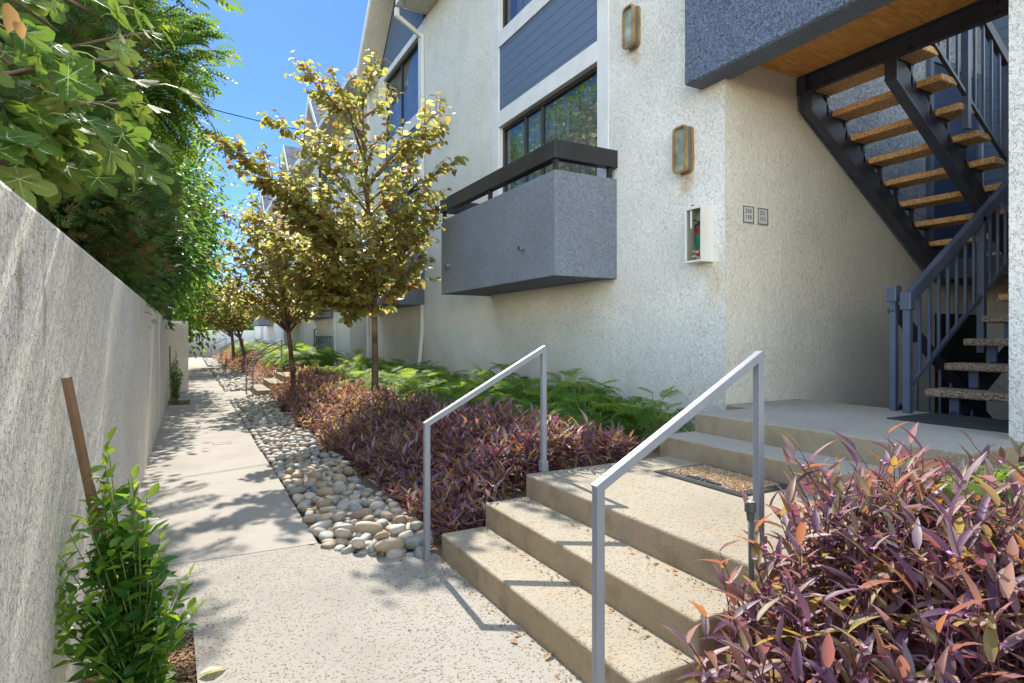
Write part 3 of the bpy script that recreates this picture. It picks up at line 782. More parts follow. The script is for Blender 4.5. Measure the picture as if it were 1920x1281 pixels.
# ================================================================== things on the walls
def wall_lamp(y, z):
    t = empty('wall_lamp', (XW, y, z))
    hw, hh, r = .095, .24, .05
    def rr(hw, hh, r, x):
        pts = []
        for cx, cz, a0 in ((hw-r, hh-r, 0), (-hw+r, hh-r, 90), (-hw+r, -hh+r, 180), (hw-r, -hh+r, 270)):
            for k in range(6):
                a = math.radians(a0+k*18); pts.append((x, cx+r*math.cos(a), cz+r*math.sin(a)))
        return pts
    def ring(name, o, i, x0, x1, mat):
        m = MB(); n = len(o(0)); v = o(x0)+i(x0)+o(x1)+i(x1); f = []
        for k in range(n):
            j = (k+1) % n
            f += [(k, j, n+j, n+k), (2*n+k, 3*n+k, 3*n+j, 2*n+j), (k, 2*n+k, 2*n+j, j), (n+k, n+j, 3*n+j, 3*n+k)]
        m.add(v, f); return fixn(m.build(name, mat, t))
    m = MB().extr(rr(hw, hh, r, 0)[::-1], (-.03, 0, 0)); fixn(m.build('back_plate', M['brass'], t))
    ring('body', lambda x: rr(hw-.012, hh-.012, r-.008, x), lambda x: rr(hw-.03, hh-.03, r-.02, x), -.03, -.085, M['lamp_side'])
    ring('front_rim', lambda x: rr(hw, hh, r, x), lambda x: rr(hw-.02, hh-.02, r-.012, x), -.085, -.12, M['brass'])
    m = MB().extr(rr(hw-.022, hh-.022, r-.014, -.09)[::-1], (-.006, 0, 0)); fixn(m.build('lens', M['lamp_glass'], t))
    m = MB()
    for zz in (-.1, .1): m.tube([(-.055, -hw+.013, zz), (-.055, -hw+.006, zz)], .006, 8)
    m.build('screw', M['brass'], t)
    return t
tag(wall_lamp(4.54, 3.38), 'rusty brass wall lamp just above the fire extinguisher cabinet', 'wall lamp', 'wall lamps on the facade')
tag(wall_lamp(5.36, 5.02), 'brass framed wall lamp high up right of the blue siding', 'wall lamp', 'wall lamps on the facade')

cb = empty('extinguisher_cabinet', (XW, 4.30, 2.47)); tag(cb, 'white metal fire extinguisher cabinet with glass front on the wall', 'cabinet')
m = MB(); x0, x1 = -.155, -.002; a, b = -.115, .115; z0, z1 = -.28, .28; t = .012
m.box(x0, x1, a, a+t, z0, z1); m.box(x0, x1, b-t, b, z0, z1); m.box(x0, x1, a+t, b-t, z0, z0+t); m.box(x0, x1, a+t, b-t, z1-t, z1); m.box(x1-.01, x1, a+t, b-t, z0+t, z1-t)
m.build('case', M['white'], cb, .003)
m = MB(); m.box(x0-.012, x0, a, b, z1-.035, z1); m.box(x0-.012, x0, a, b, z0, z0+.02); m.box(x0-.012, x0, a, a+.02, z0+.02, z1-.035); m.box(x0-.012, x0, b-.02, b, z0+.02, z1-.035)
m.build('door_frame', M['white'], cb, .002)
M['cab_glass'] = glassmat('cabinet_glass', (.95, .95, .92), .04, .35)
MB().box(x0-.004, x0-.001, a+.02, b-.02, z0+.02, z1-.035).build('glass', M['cab_glass'], cb)
MB().box(x0-.0065, x0-.0045, .02, .04, .06, .235).build('sticker', M['white'], cb)
m = MB().tube([(x0+.02, .03, z1), (x0+.02, .03, z1+.015)], .022, 10); m.build('knob', M['ink'], cb)
ex = empty('fire_extinguisher', (XW-.08, 4.285, 2.2)); tag(ex, 'red fire extinguisher with a green label inside the white cabinet', 'fire extinguisher')
m = MB(); prof = [(0, .0), (.048, .005), (.052, .03), (.052, .29), (.045, .33), (.02, .36), (.018, .38)]
m.tube([(0, 0, z) for r, z in prof], [max(r, .001) for r, z in prof], 20); m.build('cylinder', M['red'], ex, smooth=True)
m = MB().tube([(0, 0, .12), (0, 0, .27)], .0535, 20, cap=False); m.build('label_band', M['green_label'], ex, smooth=True)
m = MB(); m.bar((0, -.01, .39), (-.02, .07, .42), .02, .012); m.bar((0, -.01, .375), (-.02, .06, .36), .02, .01); m.box(-.02, .02, -.02, .02, .37, .4); m.build('handle', M['ink'], ex)
m = MB().tube([(0, .03, .385), (0, .07, .37), (0, .068, .2), (0, .06, .1)], .008, 8); m.build('hose', M['ink'], ex)
m = MB()
for (dy, dz, w_, h_) in ((-.02, .09, .05, .03), (.02, .05, .06, .02), (-.03, .03, .04, .03), (.03, .1, .03, .02)): m.box(-.066, -.062, dy-w_/2, dy+w_/2, dz-h_/2, dz+h_/2)
m.build('paper_tag', M['white'], ex)

for (x, txt, lab) in ((4.86, '210\n110', 'left silver plaque reading 210 over 110 on the alcove wall'), (5.07, '211\n111', 'right silver plaque reading 211 over 111 nearer the staircase')):
    pq = empty('number_plaque', (x, Y1-.006, 2.66)); tag(pq, lab, 'number plaque', 'unit number plaques on the alcove wall')
    MB().box(-.08, .08, -.012, -.0005, -.085, .085).build('plate', M['plaque'], pq, .002)
    f = MB()
    for (a0, a1, c0, c1) in ((-.076, .076, .074, .081), (-.076, .076, -.081, -.074), (-.076, -.068, -.074, .074), (.068, .076, -.074, .074)): f.box(a0, a1, -.0145, -.012, c0, c1)
    f.build('border', M['ink'], pq)
    text_mesh('numbers', txt, .058, M['ink'], pq, Matrix.Translation((0, -.013, .004)) @ Matrix.Rotation(math.radians(90), 4, 'X'), .0015)

# ---- mats
mt = empty('doormat', (3.175, 2.87, .482)); tag(mt, 'tan coir doormat with black rubber border reading WELCOME on the landing', 'doormat')
m = MB(); m.box(-.245, .245, -.38, .38, 0, .008)
for k, q in enumerate((.0, .018, .036)): 
    m.box(-.24+q, -.232+q, -.37+q, .37-q, .008, .012); m.box(.232-q, .24-q, -.37+q, .37-q, .008, .012); m.box(-.231+q, .231-q, -.37+q, -.362+q, .008, .012); m.box(-.231+q, .231-q, .362-q, .37-q, .008, .012)
m.build('rubber_border', M['rubber'], mt)
poly = [(-.19, -.32), (.19, -.32), (.19, .32), (-.19, .32)]
arc = [(-.19+.085*math.sin(math.pi*k/16), .24-.48*k/16) for k in range(17)]
MB().prism([(-.19, -.32), (.19, -.32), (.19, .32), (-.19, .32)]+arc[0:], .008, .016).build('coir_pile', M['mat_fibre'], mt)
nb = 5200; rg = np.random.default_rng(3)
P = []; 
while len(P) < nb:
    x, y_ = rg.uniform(-.19, .19), rg.uniform(-.32, .32)
    if abs(y_) < .25 and x < -.19+.09*math.cos(y_/.5*math.pi): continue
    P.append((x, y_, .014))
P = np.array(P); D = np.column_stack([rg.normal(0, .5, nb), rg.normal(0, .5, nb), np.ones(nb)]); N = rg.normal(0, 1, (nb, 3))
leaves('coir_tuft', P, D, N, rg.uniform(.008, .014, nb), T['small'], M['mat_fibre'], mt)
ov = MB(); prev = None
pts = [(-.19+.088*math.sin(math.pi*k/20), .25-.5*k/20, .014) for k in range(21)]; ov.tube(pts, .003, 5); ov.build('oval_rim', M['rubber'], mt)
text_mesh('lettering', 'WELCOME', .062, M['rubber_dark'], mt, Matrix.Translation((-.158, 0, .011)) @ Matrix.Rotation(math.radians(-90), 4, 'Z'), .004)
m2 = empty('entrance_mat', (5.18, 2.25, .802)); tag(m2, 'flat dark rubber mat at the foot of the steel staircase', 'doormat')
MB().box(-.32, .36, -.44, .46, 0, .009).build('mat_body', M['rubber_dark'], m2, .003)
m = MB()
for k in range(17): m.box(-.29+.038*k, -.278+.038*k, -.41, .43, .009, .0115)
m.build('ribs', M['rubber_dark'], m2)

# ---- sprinkler, pipe, drain grate, stake, cable, meters
sk = empty('sprinkler_riser', (1.95, 1.60, .2)); tag(sk, 'grey sprinkler riser pipe standing in front of the near handrail', 'sprinkler')
MB().tube([(0, 0, 0), (-.01, 0, .54)], .0105, 12).build('riser_pipe', M['pipe_grey'], sk, smooth=True)
MB().tube([(-.01, 0, .53), (-.0105, 0, .56), (-.011, 0, .565), (-.011, 0, .60), (-.011, 0, .603), (-.011, 0, .597)], [.013, .016, .022, .022, .019, .016], 16).build('nozzle_cup', M['pipe_grey'], sk)
m = MB(); 
for k in range(7): m.tube([(-.011+.008*math.cos(k), .008*math.sin(k*1.7), .597), (-.011+.008*math.cos(k), .008*math.sin(k*1.7), .603+.002*(k % 3))], .005, 6)
m.build('spray_tip', M['white'], sk)
MB().box(0, .1, 0, .1, 0, .01)
vp = MB(); vp.tube([(4.45, 1.42, .3), (4.46, 1.44, .60), (4.465, 1.44, .62), (4.47, 1.45, .74)], [.022, .022, .027, .027], 12)
tag(vp.build('vent_pipe', M['white'], smooth=True), 'short white plastic pipe against the footing below the right pillar', 'pipe')
dg = empty('drain_grate', (.40, 9.0, 0)); tag(dg, 'small slotted drain grate set into the path', 'drain')
m = MB()
for k in range(8): m.box(-.1+.025*k, -.088+.025*k, -.05, .05, .001, .004)
m.build('slots', M['ink'], dg)
m = MB(); m.box(-.12, .12, -.07, -.06, .0005, .005); m.box(-.12, .12, .06, .07, .0005, .005); m.build('rim', M['path'], dg)
st = empty('wooden_stake', (-.19, 2.83, -.05)); tag(st, 'brown wooden stake leaning against the garden wall in the vine', 'stake')
MB().bar((0, 0, 0), (-.185, -.26, 1.36), .024, .024).build('stake_body', M['stake'], st, .002)
st2 = empty('thin_stake', (-.33, 14.9, 0)); tag(st2, 'thin dark stake behind the small shrub at the wall', 'stake')
MB().bar((0, 0, 0), (-.03, .1, 1.25), .03, .03).build('stake_body', M['stake'], st2)
cbp = []
A_, B_ = Vector((-2.5, 13, 6.4)), Vector((4.5, 15.2, 6.5))
for k in range(25):
    t = k/24; p = A_.lerp(B_, t); p.z -= .5*4*t*(1-t)*.45; cbp.append(p)
tag(MB().tube(cbp, .011, 5).build('overhead_cable', M['wire']), 'thin black cable hanging across the sky between trees and building', 'cable')
gm0 = empty('gas_meter', (0, 0, 0))
mm = MB(); mm.tube([(0, 0, -.14), (0, 0, -.12), (0, 0, .08), (0, 0, .12)], [.06, .09, .09, .05], 12); mm.build('meter_body', M['meter'], gm0)
MB().tube([(-.03, .05, .1), (-.03, .05, .34), (.15, .05, .34)], .018, 8).build('pipe', M['meter'], gm0)
gm0.location = (4.34, 21.5, 1.1)
tag(gm0, 'nearest grey gas meter along the pipe rack on the far wall', 'gas meter', 'gas meters on the far wall')
for k in range(1, 8):
    q = copy_tree(gm0); q.location = (4.34, 21.5+.34*k, 1.1); tag(q, f"{'nearest second third fourth fifth sixth seventh eighth'.split()[k]} grey gas meter along the pipe rack on the far wall")
mp = MB(); mp.tube([(4.42, 21.3, 1.46), (4.42, 24.6, 1.46)], .025, 8); mp.tube([(4.42, 24.6, 1.2), (4.42, 24.6, 1.75), (4.42, 24.2, 1.75)], .03, 8); mp.tube([(4.42, 21.3, .8), (4.42, 24.3, .8)], .02, 8)
for k in range(9): mp.tube([(4.42, 21.3+.34*k, .8), (4.42, 21.3+.34*k, 1.46)], .014, 6)
tag(mp.build('meter_manifold', M['meter']), 'rack of grey gas pipes holding the meters', 'pipes')
bn = MB().tube([(3.95, 20.3, .45), (3.95, 20.3, .5), (3.95, 20.3, .95), (3.95, 20.3, 1.08)], [.17, .18, .21, .2], 16)
tag(bn.build('grey_planter', M['meter'], smooth=True), 'dark grey tub standing below the gas meters', 'tub')

# fallen leaves
def fallen(p, s, mat, lab, a=0, tm='oval'):
    o = leaves('fallen_leaf', [p], [(math.cos(a), math.sin(a), .1)], [(0, .15, 1)], [s], T[tm], mat); tag(o, lab, 'leaf')
def gp(px, py, z=0):
    d = FPX*(H-z)/(py-632); v = at(px, py, d); v.z = z+.008; return v
fallen(gp(750, 1053), .04, M['dry'], 'small brown dry leaf by the foot of the left handrail', 1)
fallen(gp(970, 1208), .045, M['dry'], 'tiny brown dry leaf on the paving before the steps', 2)
fallen(gp(1020, 1238), .09, M['dry'], 'curled brown dry leaf near the bottom edge of the paving', .3, 'lance_wide')
fallen(gp(590, 1021), .05, M['vine'], 'small green leaf at the corner of the path joint', 2.4)
fallen(gp(372, 1272), .11, M['redbud'], 'pale yellow fallen leaf on the mulch edge', .2)

# ================================================================== RIVER STONES
rs = np.random.default_rng(11)
import bmesh
stone_meshes = []
for k in range(7):
    b = bmesh.new(); bmesh.ops.create_icosphere(b, subdivisions=3, radius=1)
    ph = rs.uniform(0, 6.28, 6)
    for v in b.verts:
        c = v.co; f = 1+.09*math.sin(2.1*c.x+ph[0])*math.cos(1.7*c.y+ph[1])+.05*math.sin(3.3*c.z+ph[2]+2*c.x)
        e = .82
        c.x, c.y, c.z = [math.copysign(abs(q)**e, q) for q in (c.x, c.y, c.z)]
        v.co = Vector((c.x*f*.5*(1+.25*math.sin(ph[3])), c.y*f*.37, c.z*f*(.25+.04*math.sin(ph[4]))))
    me = bpy.data.meshes.new('river_stone'); b.to_mesh(me); b.free()
    me.polygons.foreach_set('use_smooth', [True]*len(me.polygons)); me.materials.append(M['stone'])
    a_ = me.attributes.new('rnd', 'FLOAT', 'POINT'); a_.data.foreach_set('value', [0.0]*len(me.vertices))
    stone_meshes.append(me)
def in_bed(x, y_, side):
    if side == 0:
        if y_ < 3.72: return False
        if y_ < 4.34 and x < .98+(4.0-y_)*1.0+.02: return False
        if x < .85: return False
        right = 1.52 if y_ < 8 else 1.52+.12*(y_-8)/6
        if x > right-.02+.06*math.sin(y_*3): return False
        return y_ < 15.0
def poisson(x0, x1, y0, y1, n, fn, dens):
    out = []; grid = {}
    for _ in range(n):
        x, y_ = rs.uniform(x0, x1), rs.uniform(y0, y1)
        if not fn(x, y_): continue
        s = rs.choice([.095, .12, .14, .165], p=[.25, .35, .27, .13])
        g_ = (int(x/.19), int(y_/.19)); ok = True
        for i in (-1, 0, 1):
            for j in (-1, 0, 1):
                for (a, b, c) in grid.get((g_[0]+i, g_[1]+j), ()):
                    if (a-x)**2+(b-y_)**2 < (dens*(s+c)/2)**2: ok = False; break
                if not ok: break
            if not ok: break
        if ok: grid.setdefault(g_, []).append((x, y_, s)); out.append((x, y_, s))
    return out
st_list = [(x, y_, s_, 0) for x, y_, s_ in poisson(.8, 1.75, 3.7, 15, 26000, lambda x, y: in_bed(x, y, 0), .64)]
st_list += [(x, y_, s_, 1) for x, y_, s_ in poisson(.8, 1.7, 3.8, 15, 4000, lambda x, y: in_bed(x, y, 0) and x > .92, .92)]
st_list.sort(key=lambda q: q[0]**2+q[1]**2)
def stone_tf(x, y_, s_, lay):
    a = rs.uniform(0, 3.14); z = max(soil_z(x, y_)*.75, -.03)+s_*.2+(.045 if lay else 0)+rs.uniform(0, .015)
    return (Matrix.Translation((x, y_, z)) @ Matrix.Rotation(a, 4, 'Z') @ Matrix.Rotation(rs.normal(0, .28), 4, 'X') @ Matrix.Rotation(rs.normal(0, .2), 4, 'Y') @ Matrix.Diagonal((s_, s_*rs.uniform(.9, 1.15), s_*rs.uniform(.9, 1.25), 1)))
variants = []
for tn, tmat in STONES:
    row = []
    for me in stone_meshes:
        c_ = me.copy(); c_.materials.clear(); c_.materials.append(tmat); row.append(c_)
    variants.append(row)
for i, q in enumerate(st_list[:300]):
    tn = rs.choice(4, p=[.38, .24, .22, .16])
    o = bpy.data.objects.new('river_stone', variants[tn][i % 7]); COL.objects.link(o); o.matrix_world = stone_tf(*q)
    tag(o, f'{STONES[tn][0]} rounded river stone in the loose bed between path and purple plants', 'stone', f'{STONES[tn][0]} river stones beside the path')
def stone_stuff(lst, label, low=True):
    V = []; F = []; R_ = []; off = 0
    base = []
    for me in stone_meshes:
        b = bmesh.new(); b.from_mesh(me); 
        if low: bmesh.ops.decimate if False else None
        base.append((np.array([v.co[:] for v in b.verts]), [tuple(v.index for v in f.verts) for f in b.faces])); b.free()
    b = bmesh.new(); bmesh.ops.create_icosphere(b, subdivisions=2, radius=1)
    lo = (np.array([v.co[:] for v in b.verts])*np.array([.5, .38, .25]), [tuple(v.index for v in f.verts) for f in b.faces]); b.free()
    for i, q in enumerate(lst):
        vs, fs = lo
        m4 = np.array(stone_tf(*q)); w_ = vs @ m4[:3, :3].T + m4[:3, 3]
        V.append(w_); F += [tuple(off+k for k in f) for f in fs]; off += len(vs); R_ += [rs.random()]*len(vs)
    me = bpy.data.meshes.new('river_stones'); me.from_pydata(np.concatenate(V).tolist(), [], F)
    me.polygons.foreach_set('use_smooth', [True]*len(F)); me.materials.append(M['stone'])
    a_ = me.attributes.new('rnd', 'FLOAT', 'POINT'); a_.data.foreach_set('value', R_)
    o = bpy.data.objects.new('river_stones', me); COL.objects.link(o); tag(o, label, 'stones', kind='stuff')
stone_stuff(st_list[300:], 'mass of smaller looking river stones farther along the first bed')
far_bed = [(x, y_, s_*1.3, 0) for x, y_, s_ in poisson(.88, 1.75, 17.5, 30, 5000, lambda x, y: True, .85)]
far_bed += [(x, y_, s_*1.5, 0) for x, y_, s_ in poisson(.88, 1.6, 32.5, 43.5, 2500, lambda x, y: True, 1.0)]
stone_stuff(far_bed, 'river stones in the far beds beyond the second steps')

# ================================================================== PURPLE GROUND COVER
def purple(name, spots, hfun, lfun, seed, parent=None, tm='lance_wide', nl=(5, 9), lean=.35, stems=True, flowers=0):
    rg = np.random.default_rng(seed); P = []; D = []; N = []; S = []; Q = []; stm = MB(); fl = MB()
    for (x, y_) in spots:
        z0 = soil_z(x, y_); h = hfun(x, y_)*rg.uniform(.6, 1.15); base = Vector((x, y_, z0-.01))
        a = rg.uniform(0, 6.28); ln = Vector((math.cos(a), math.sin(a), 0))*lean*h*rg.uniform(.1, 1.3)+Vector((-.08, .0, 0))*h
        tip = base+Vector((0, 0, h))+ln; mid = base.lerp(tip, .5)-ln*.18
        def bz(t): return base*(1-t)**2+mid*2*t*(1-t)+tip*t*t
        if stems: stm.tube([bz(0), bz(.35), bz(.7), bz(1)], [.0045, .004, .0035, .002], 4, cap=False)
        n = rg.integers(*nl); az = rg.uniform(0, 6.28); ph = rg.random(); L = lfun(x, y_)
        for i in range(n):
            t = .25+.75*i/(n-1) if n > 1 else 1
            p = bz(t); az += 2.6+rg.uniform(-.5, .5)
            el = .25+.75*t**2+rg.normal(0, .18)
            out = Vector((math.cos(az), math.sin(az), 0)); d = out*math.cos(el)+Vector((0, 0, 1))*math.sin(el)
            nn = Vector((0, 0, 1))*math.cos(el)-out*math.sin(el)+Vector(rg.normal(0, .25, 3))
            P.append(p); D.append(d); N.append(nn); S.append(L*rg.uniform(.6, 1.2)*(1-.25*abs(t-.6))); 
            Q.append(min(1, max(0, rg.choice([rg.uniform(0, .45), rg.uniform(.4, .7), rg.uniform(.7, .85), rg.uniform(.9, 1)], p=[.42, .28, .15, .15])+(.16 if y_ > 7.2 else 0))))
        if flowers and rg.random() < flowers:
            for k in range(3):
                aa = k*2.09+ph; dd = Vector((math.cos(aa), math.sin(aa), .45)).normalized()*.014; sd = Vector((-math.sin(aa), math.cos(aa), 0))*.008
                c = tip+Vector((0, 0, .008)); fl.add([c, c+dd*.6+sd, c+dd*1.1, c+dd*.6-sd], [(0, 1, 2, 3)])
    o = leaves('foliage', P, D, N, S, T[tm], M['purple'], parent, np.array(Q))
    nd = int(len(spots)*1.2); ix = rg.integers(0, len(spots), nd)
    DP = [(spots[i][0]+rg.normal(0, .03), spots[i][1]+rg.normal(0, .03), soil_z(*spots[i])+rg.uniform(.01, .6)*hfun(*spots[i])) for i in ix]
    dd = np.column_stack([rg.normal(0, .6, nd), rg.normal(0, .6, nd), -rg.uniform(.1, 1, nd)])
    od_ = leaves('dead_leaves', DP, dd, rg.normal(0, 1, (nd, 3))+np.array([0, 0, .6]), rg.uniform(.4, .85, nd)*lfun(2, 5), T['lance'], M['dry'], parent)
    if stems: stm.build('stems', M['stem_purple'], parent)
    if flowers and fl.f: tag(fl.build('flowers', M['flower'], parent), kind='stuff')
    return o
rp = np.random.default_rng(21)
def edge_l(y_): return (1.56 if y_ < 8 else 1.56+.12*(y_-8)/6)+.05*math.sin(2.3*y_)
def edge_r(y_):
    if y_ < 4.6: return 3.2
    if y_ < 6: return 3.2-.5*(y_-4.6)/1.4
    return 2.7-.1*math.sin(y_)
spots = []
while len(spots) < 2300:
    y_ = 3.74+(15.1-3.74)*rp.random()**1.25; x = rp.uniform(1.5, 3.25)
    if x < edge_l(y_) or x > edge_r(y_): continue
    if y_ < 3.95 and x < 1.62: continue
    spots.append((x, y_))
pb = empty('purple_groundcover', (2.2, 3.9, 0)); tag(pb, 'broad bed of low purple leafed plants between river stones and ferny shrubs', 'ground cover', kind='stuff')
pb.location = (0, 0, 0)
purple('purple_bed', spots, lambda x, y: (.255 if x > 1.75 else .19)*(1+.35*math.sin(3.1*x+1.7*y)*math.cos(2.3*y-x)), lambda x, y: .125, 31, pb, flowers=.12)
clump = []
while len(clump) < 680:
    x, y_ = rp.uniform(1.66, 4.0), rp.uniform(.35, 1.62)
    if y_ < .45+(.25 if x > 3 else 0): continue
    if x > 2.95 and y_ > 1.0 and rp.random() < .85: continue
    if (x-2.95)**2+(y_-1.12)**2 < .05: continue
    if (x-1.95)**2+(y_-1.6)**2 < .004: continue
    clump.append((x, y_))
pc = empty('purple_clump', (0, 0, 0)); tag(pc, 'large purple and bronze leafed clump in the lower right corner by the steps', 'plant')
purple('purple_clump', clump, lambda x, y: (.40+.10*smooth(1.5, 2.6, x)) if x < 2.9 else .42, lambda x, y: .142, 41, pc, 'lance', (5, 9), .45, flowers=.35)
far = [(x, y_) for x, y_ in ((rp.uniform(1.75, 2.9), rp.uniform(18.2, 21)) for _ in range(60))] + [(rp.uniform(1.5, 2.8), rp.uniform(25.5, 30.2)) for _ in range(260)] + [(rp.uniform(1.8, 2.8), rp.uniform(19, 26)) for _ in range(90)] + [(rp.uniform(1.4, 2.4), rp.uniform(34, 42)) for _ in range(250)]
pf = empty('purple_groundcover', (0, 0, 0)); tag(pf, 'patchy purple plants in the far sandy beds', 'ground cover', kind='stuff')
purple('far_purple', far, lambda x, y: .4 if y > 24 else .25, lambda x, y: .17, 51, pf, 'lance_wide', (5, 8), stems=False)

# ================================================================== SPLIT LEAF SHRUBS
def philo_proto(seed, n, R0, hh):
    rg = np.random.default_rng(seed); t = empty('split_leaf_shrub'); P = []; D = []; N = []; S = []; sm = MB()
    for i in range(n):
        a = i*2.4+rg.uniform(-.3, .3); f = math.sqrt((i+.5)/n); r = R0*f*rg.uniform(.75, 1.1); h = hh*(1-.45*f*f)*rg.uniform(.75, 1.15)
        out = Vector((math.cos(a), math.sin(a), 0)); tip = out*r+Vector((0, 0, h)); mid = out*r*.35+Vector((0, 0, h*.75))
        pts = [Vector((0, 0, 0))*(1-q)**2+mid*2*q*(1-q)+tip*q*q for q in (0, .33, .66, 1)]
        sm.tube(pts, [.006, .005, .004, .003], 5, cap=False)
        el = .45-.9*f+rg.normal(0, .38); d = out*math.cos(el)+Vector((0, 0, 1))*math.sin(el)
        nn = Vector((0, 0, 1))*math.cos(el)-out*math.sin(el)+Vector(rg.normal(0, .25, 3))
        P.append(tip-d*.02); D.append(d); N.append(nn); S.append(rg.uniform(.14, .225))
    leaves('leaf_mass', P, D, N, S, T['philo'], M['philo'], t, rg.random(n)); sm.build('stems', M['stem_green'], t)
    return t
protos = [philo_proto(s_, n, r, h) for s_, n, r, h in ((1, 52, .42, .42), (2, 46, .38, .36), (3, 58, .45, .48), (4, 34, .34, .50))]
for p in protos: p['label'] = ''
rg = np.random.default_rng(61)
used = set()
def philo(x, y_, k, sc, label, group):
    o = protos[k] if k not in used else copy_tree(protos[k]); used.add(k)
    o.location = (x, y_, soil_z(x, y_)-.02); o.rotation_euler = (0, 0, rg.uniform(0, 6.28)); o.scale = (sc*1.08, sc*1.08, sc*1.0)
    tag(o, label, 'shrub', group)
G1 = 'split-leaf shrubs along the building'
philo(3.95, 4.35, 3, .9, 'open split-leaf shrub beside the porch steps at the wall', G1)
philo(3.55, 4.95, 0, .9, 'split-leaf shrub with bright leaves directly behind the far handrail post', G1)
LB = 'dark green split-leaf shrub under the big slate balcony'
ORD = 'nearest second third fourth fifth sixth seventh eighth ninth tenth eleventh twelfth thirteenth fourteenth fifteenth sixteenth seventeenth eighteenth nineteenth twentieth'.split()
def od(i): return ('twenty-'+('first '+' '.join(ORD[1:])).split()[i-20] if i >= 20 else ORD[i])
for i, (x, y_) in enumerate(((4.1, 5.0), (3.9, 5.6), (3.3, 5.7), (4.15, 6.2), (3.6, 6.3), (3.1, 6.6), (4.0, 7.0), (3.5, 7.1), (3.0, 7.6), (4.1, 7.8), (3.6, 8.0), (3.1, 8.6), (4.05, 8.7), (3.6, 9.1))):
    philo(x, y_, int(rg.integers(0, 4)), rg.uniform(.85, 1.1), f"{od(i)} dark split-leaf shrub from the steps, {'at the wall' if x > 3.8 else 'amid the row' if x > 3.35 else 'edging the purple plants'}", G1)
LB2 = 'sunlit yellow-green split-leaf shrub in the bed behind the nearest tree'
for i, (x, y_) in enumerate(((3.0, 9.6), (4.0, 9.8), (3.5, 10.3), (2.9, 10.7), (4.1, 11), (3.6, 11.5), (3.0, 11.9), (4.1, 12.2), (3.5, 12.8), (2.9, 13.1), (4.1, 13.5), (3.5, 14.2), (2.9, 14.6), (4.0, 14.9))):
    philo(x, y_, int(rg.integers(0, 4)), rg.uniform(.9, 1.2), f"{od(i)} sunlit split-leaf shrub past the nearest tree, {'at the wall' if x > 3.8 else 'amid the row' if x > 3.2 else 'edging the purple plants'}", G1)
LB3 = 'split-leaf shrub in the far bed below the gas meters'
for i in range(26):
    philo(rg.uniform(2.7, 4.0), 17.9+i*.46, int(rg.integers(0, 4)), rg.uniform(1.1, 1.5), f'{od(i)} split-leaf shrub counting away in the far bed below the gas meters', G1)
LB4 = 'pale split-leaf shrub in the bed beyond the third steps'
for i in range(12):
    philo(rg.uniform(2.5, 4.0), 33.5+i*.8, int(rg.integers(0, 4)), rg.uniform(1.2, 1.7), f'{od(i)} pale split-leaf shrub counting away in the bed beyond the third steps', G1)
philo(2.92, 1.12, 2, .95, 'bright yellow-green split-leaf shrub at the right edge behind the purple clump', G1)
philo(3.6, 1.25, 1, .9, 'split-leaf shrub below the right pillar at the picture edge', G1)

# litter of tiny dry bits along the paving edges
rl = np.random.default_rng(77); P = []; S_ = []
for k in range(420):
    q = rl.random()
    if q < .25: P.append((rl.uniform(1.38, 1.455), rl.uniform(1.6, 3.7), .004))
    elif q < .5: P.append((rl.uniform(1.70, 1.77), rl.uniform(1.75, 3.6), .164))
    elif q < .7: P.append((rl.uniform(2.02, 2.09), rl.uniform(1.75, 3.6), .324))
    elif q < .85: P.append((rl.uniform(3.3, 3.42), rl.uniform(1.8, 3.6), .484))
    else: P.append((rl.uniform(-.3, 1.3), rl.uniform(1.5, 12), .004))
    S_.append(rl.uniform(.008, .028))
n_ = len(P)
o = leaves('leaf_litter', P, np.column_stack([rl.normal(0, 1, n_), rl.normal(0, 1, n_), rl.normal(0, .1, n_)]), np.column_stack([rl.normal(0, .3, n_), rl.normal(0, .3, n_), np.ones(n_)]), S_, T['small'], M['dry'])
tag(o, 'tiny dry leaf bits gathered at the foot of the steps and on the paving', 'litter', kind='stuff')

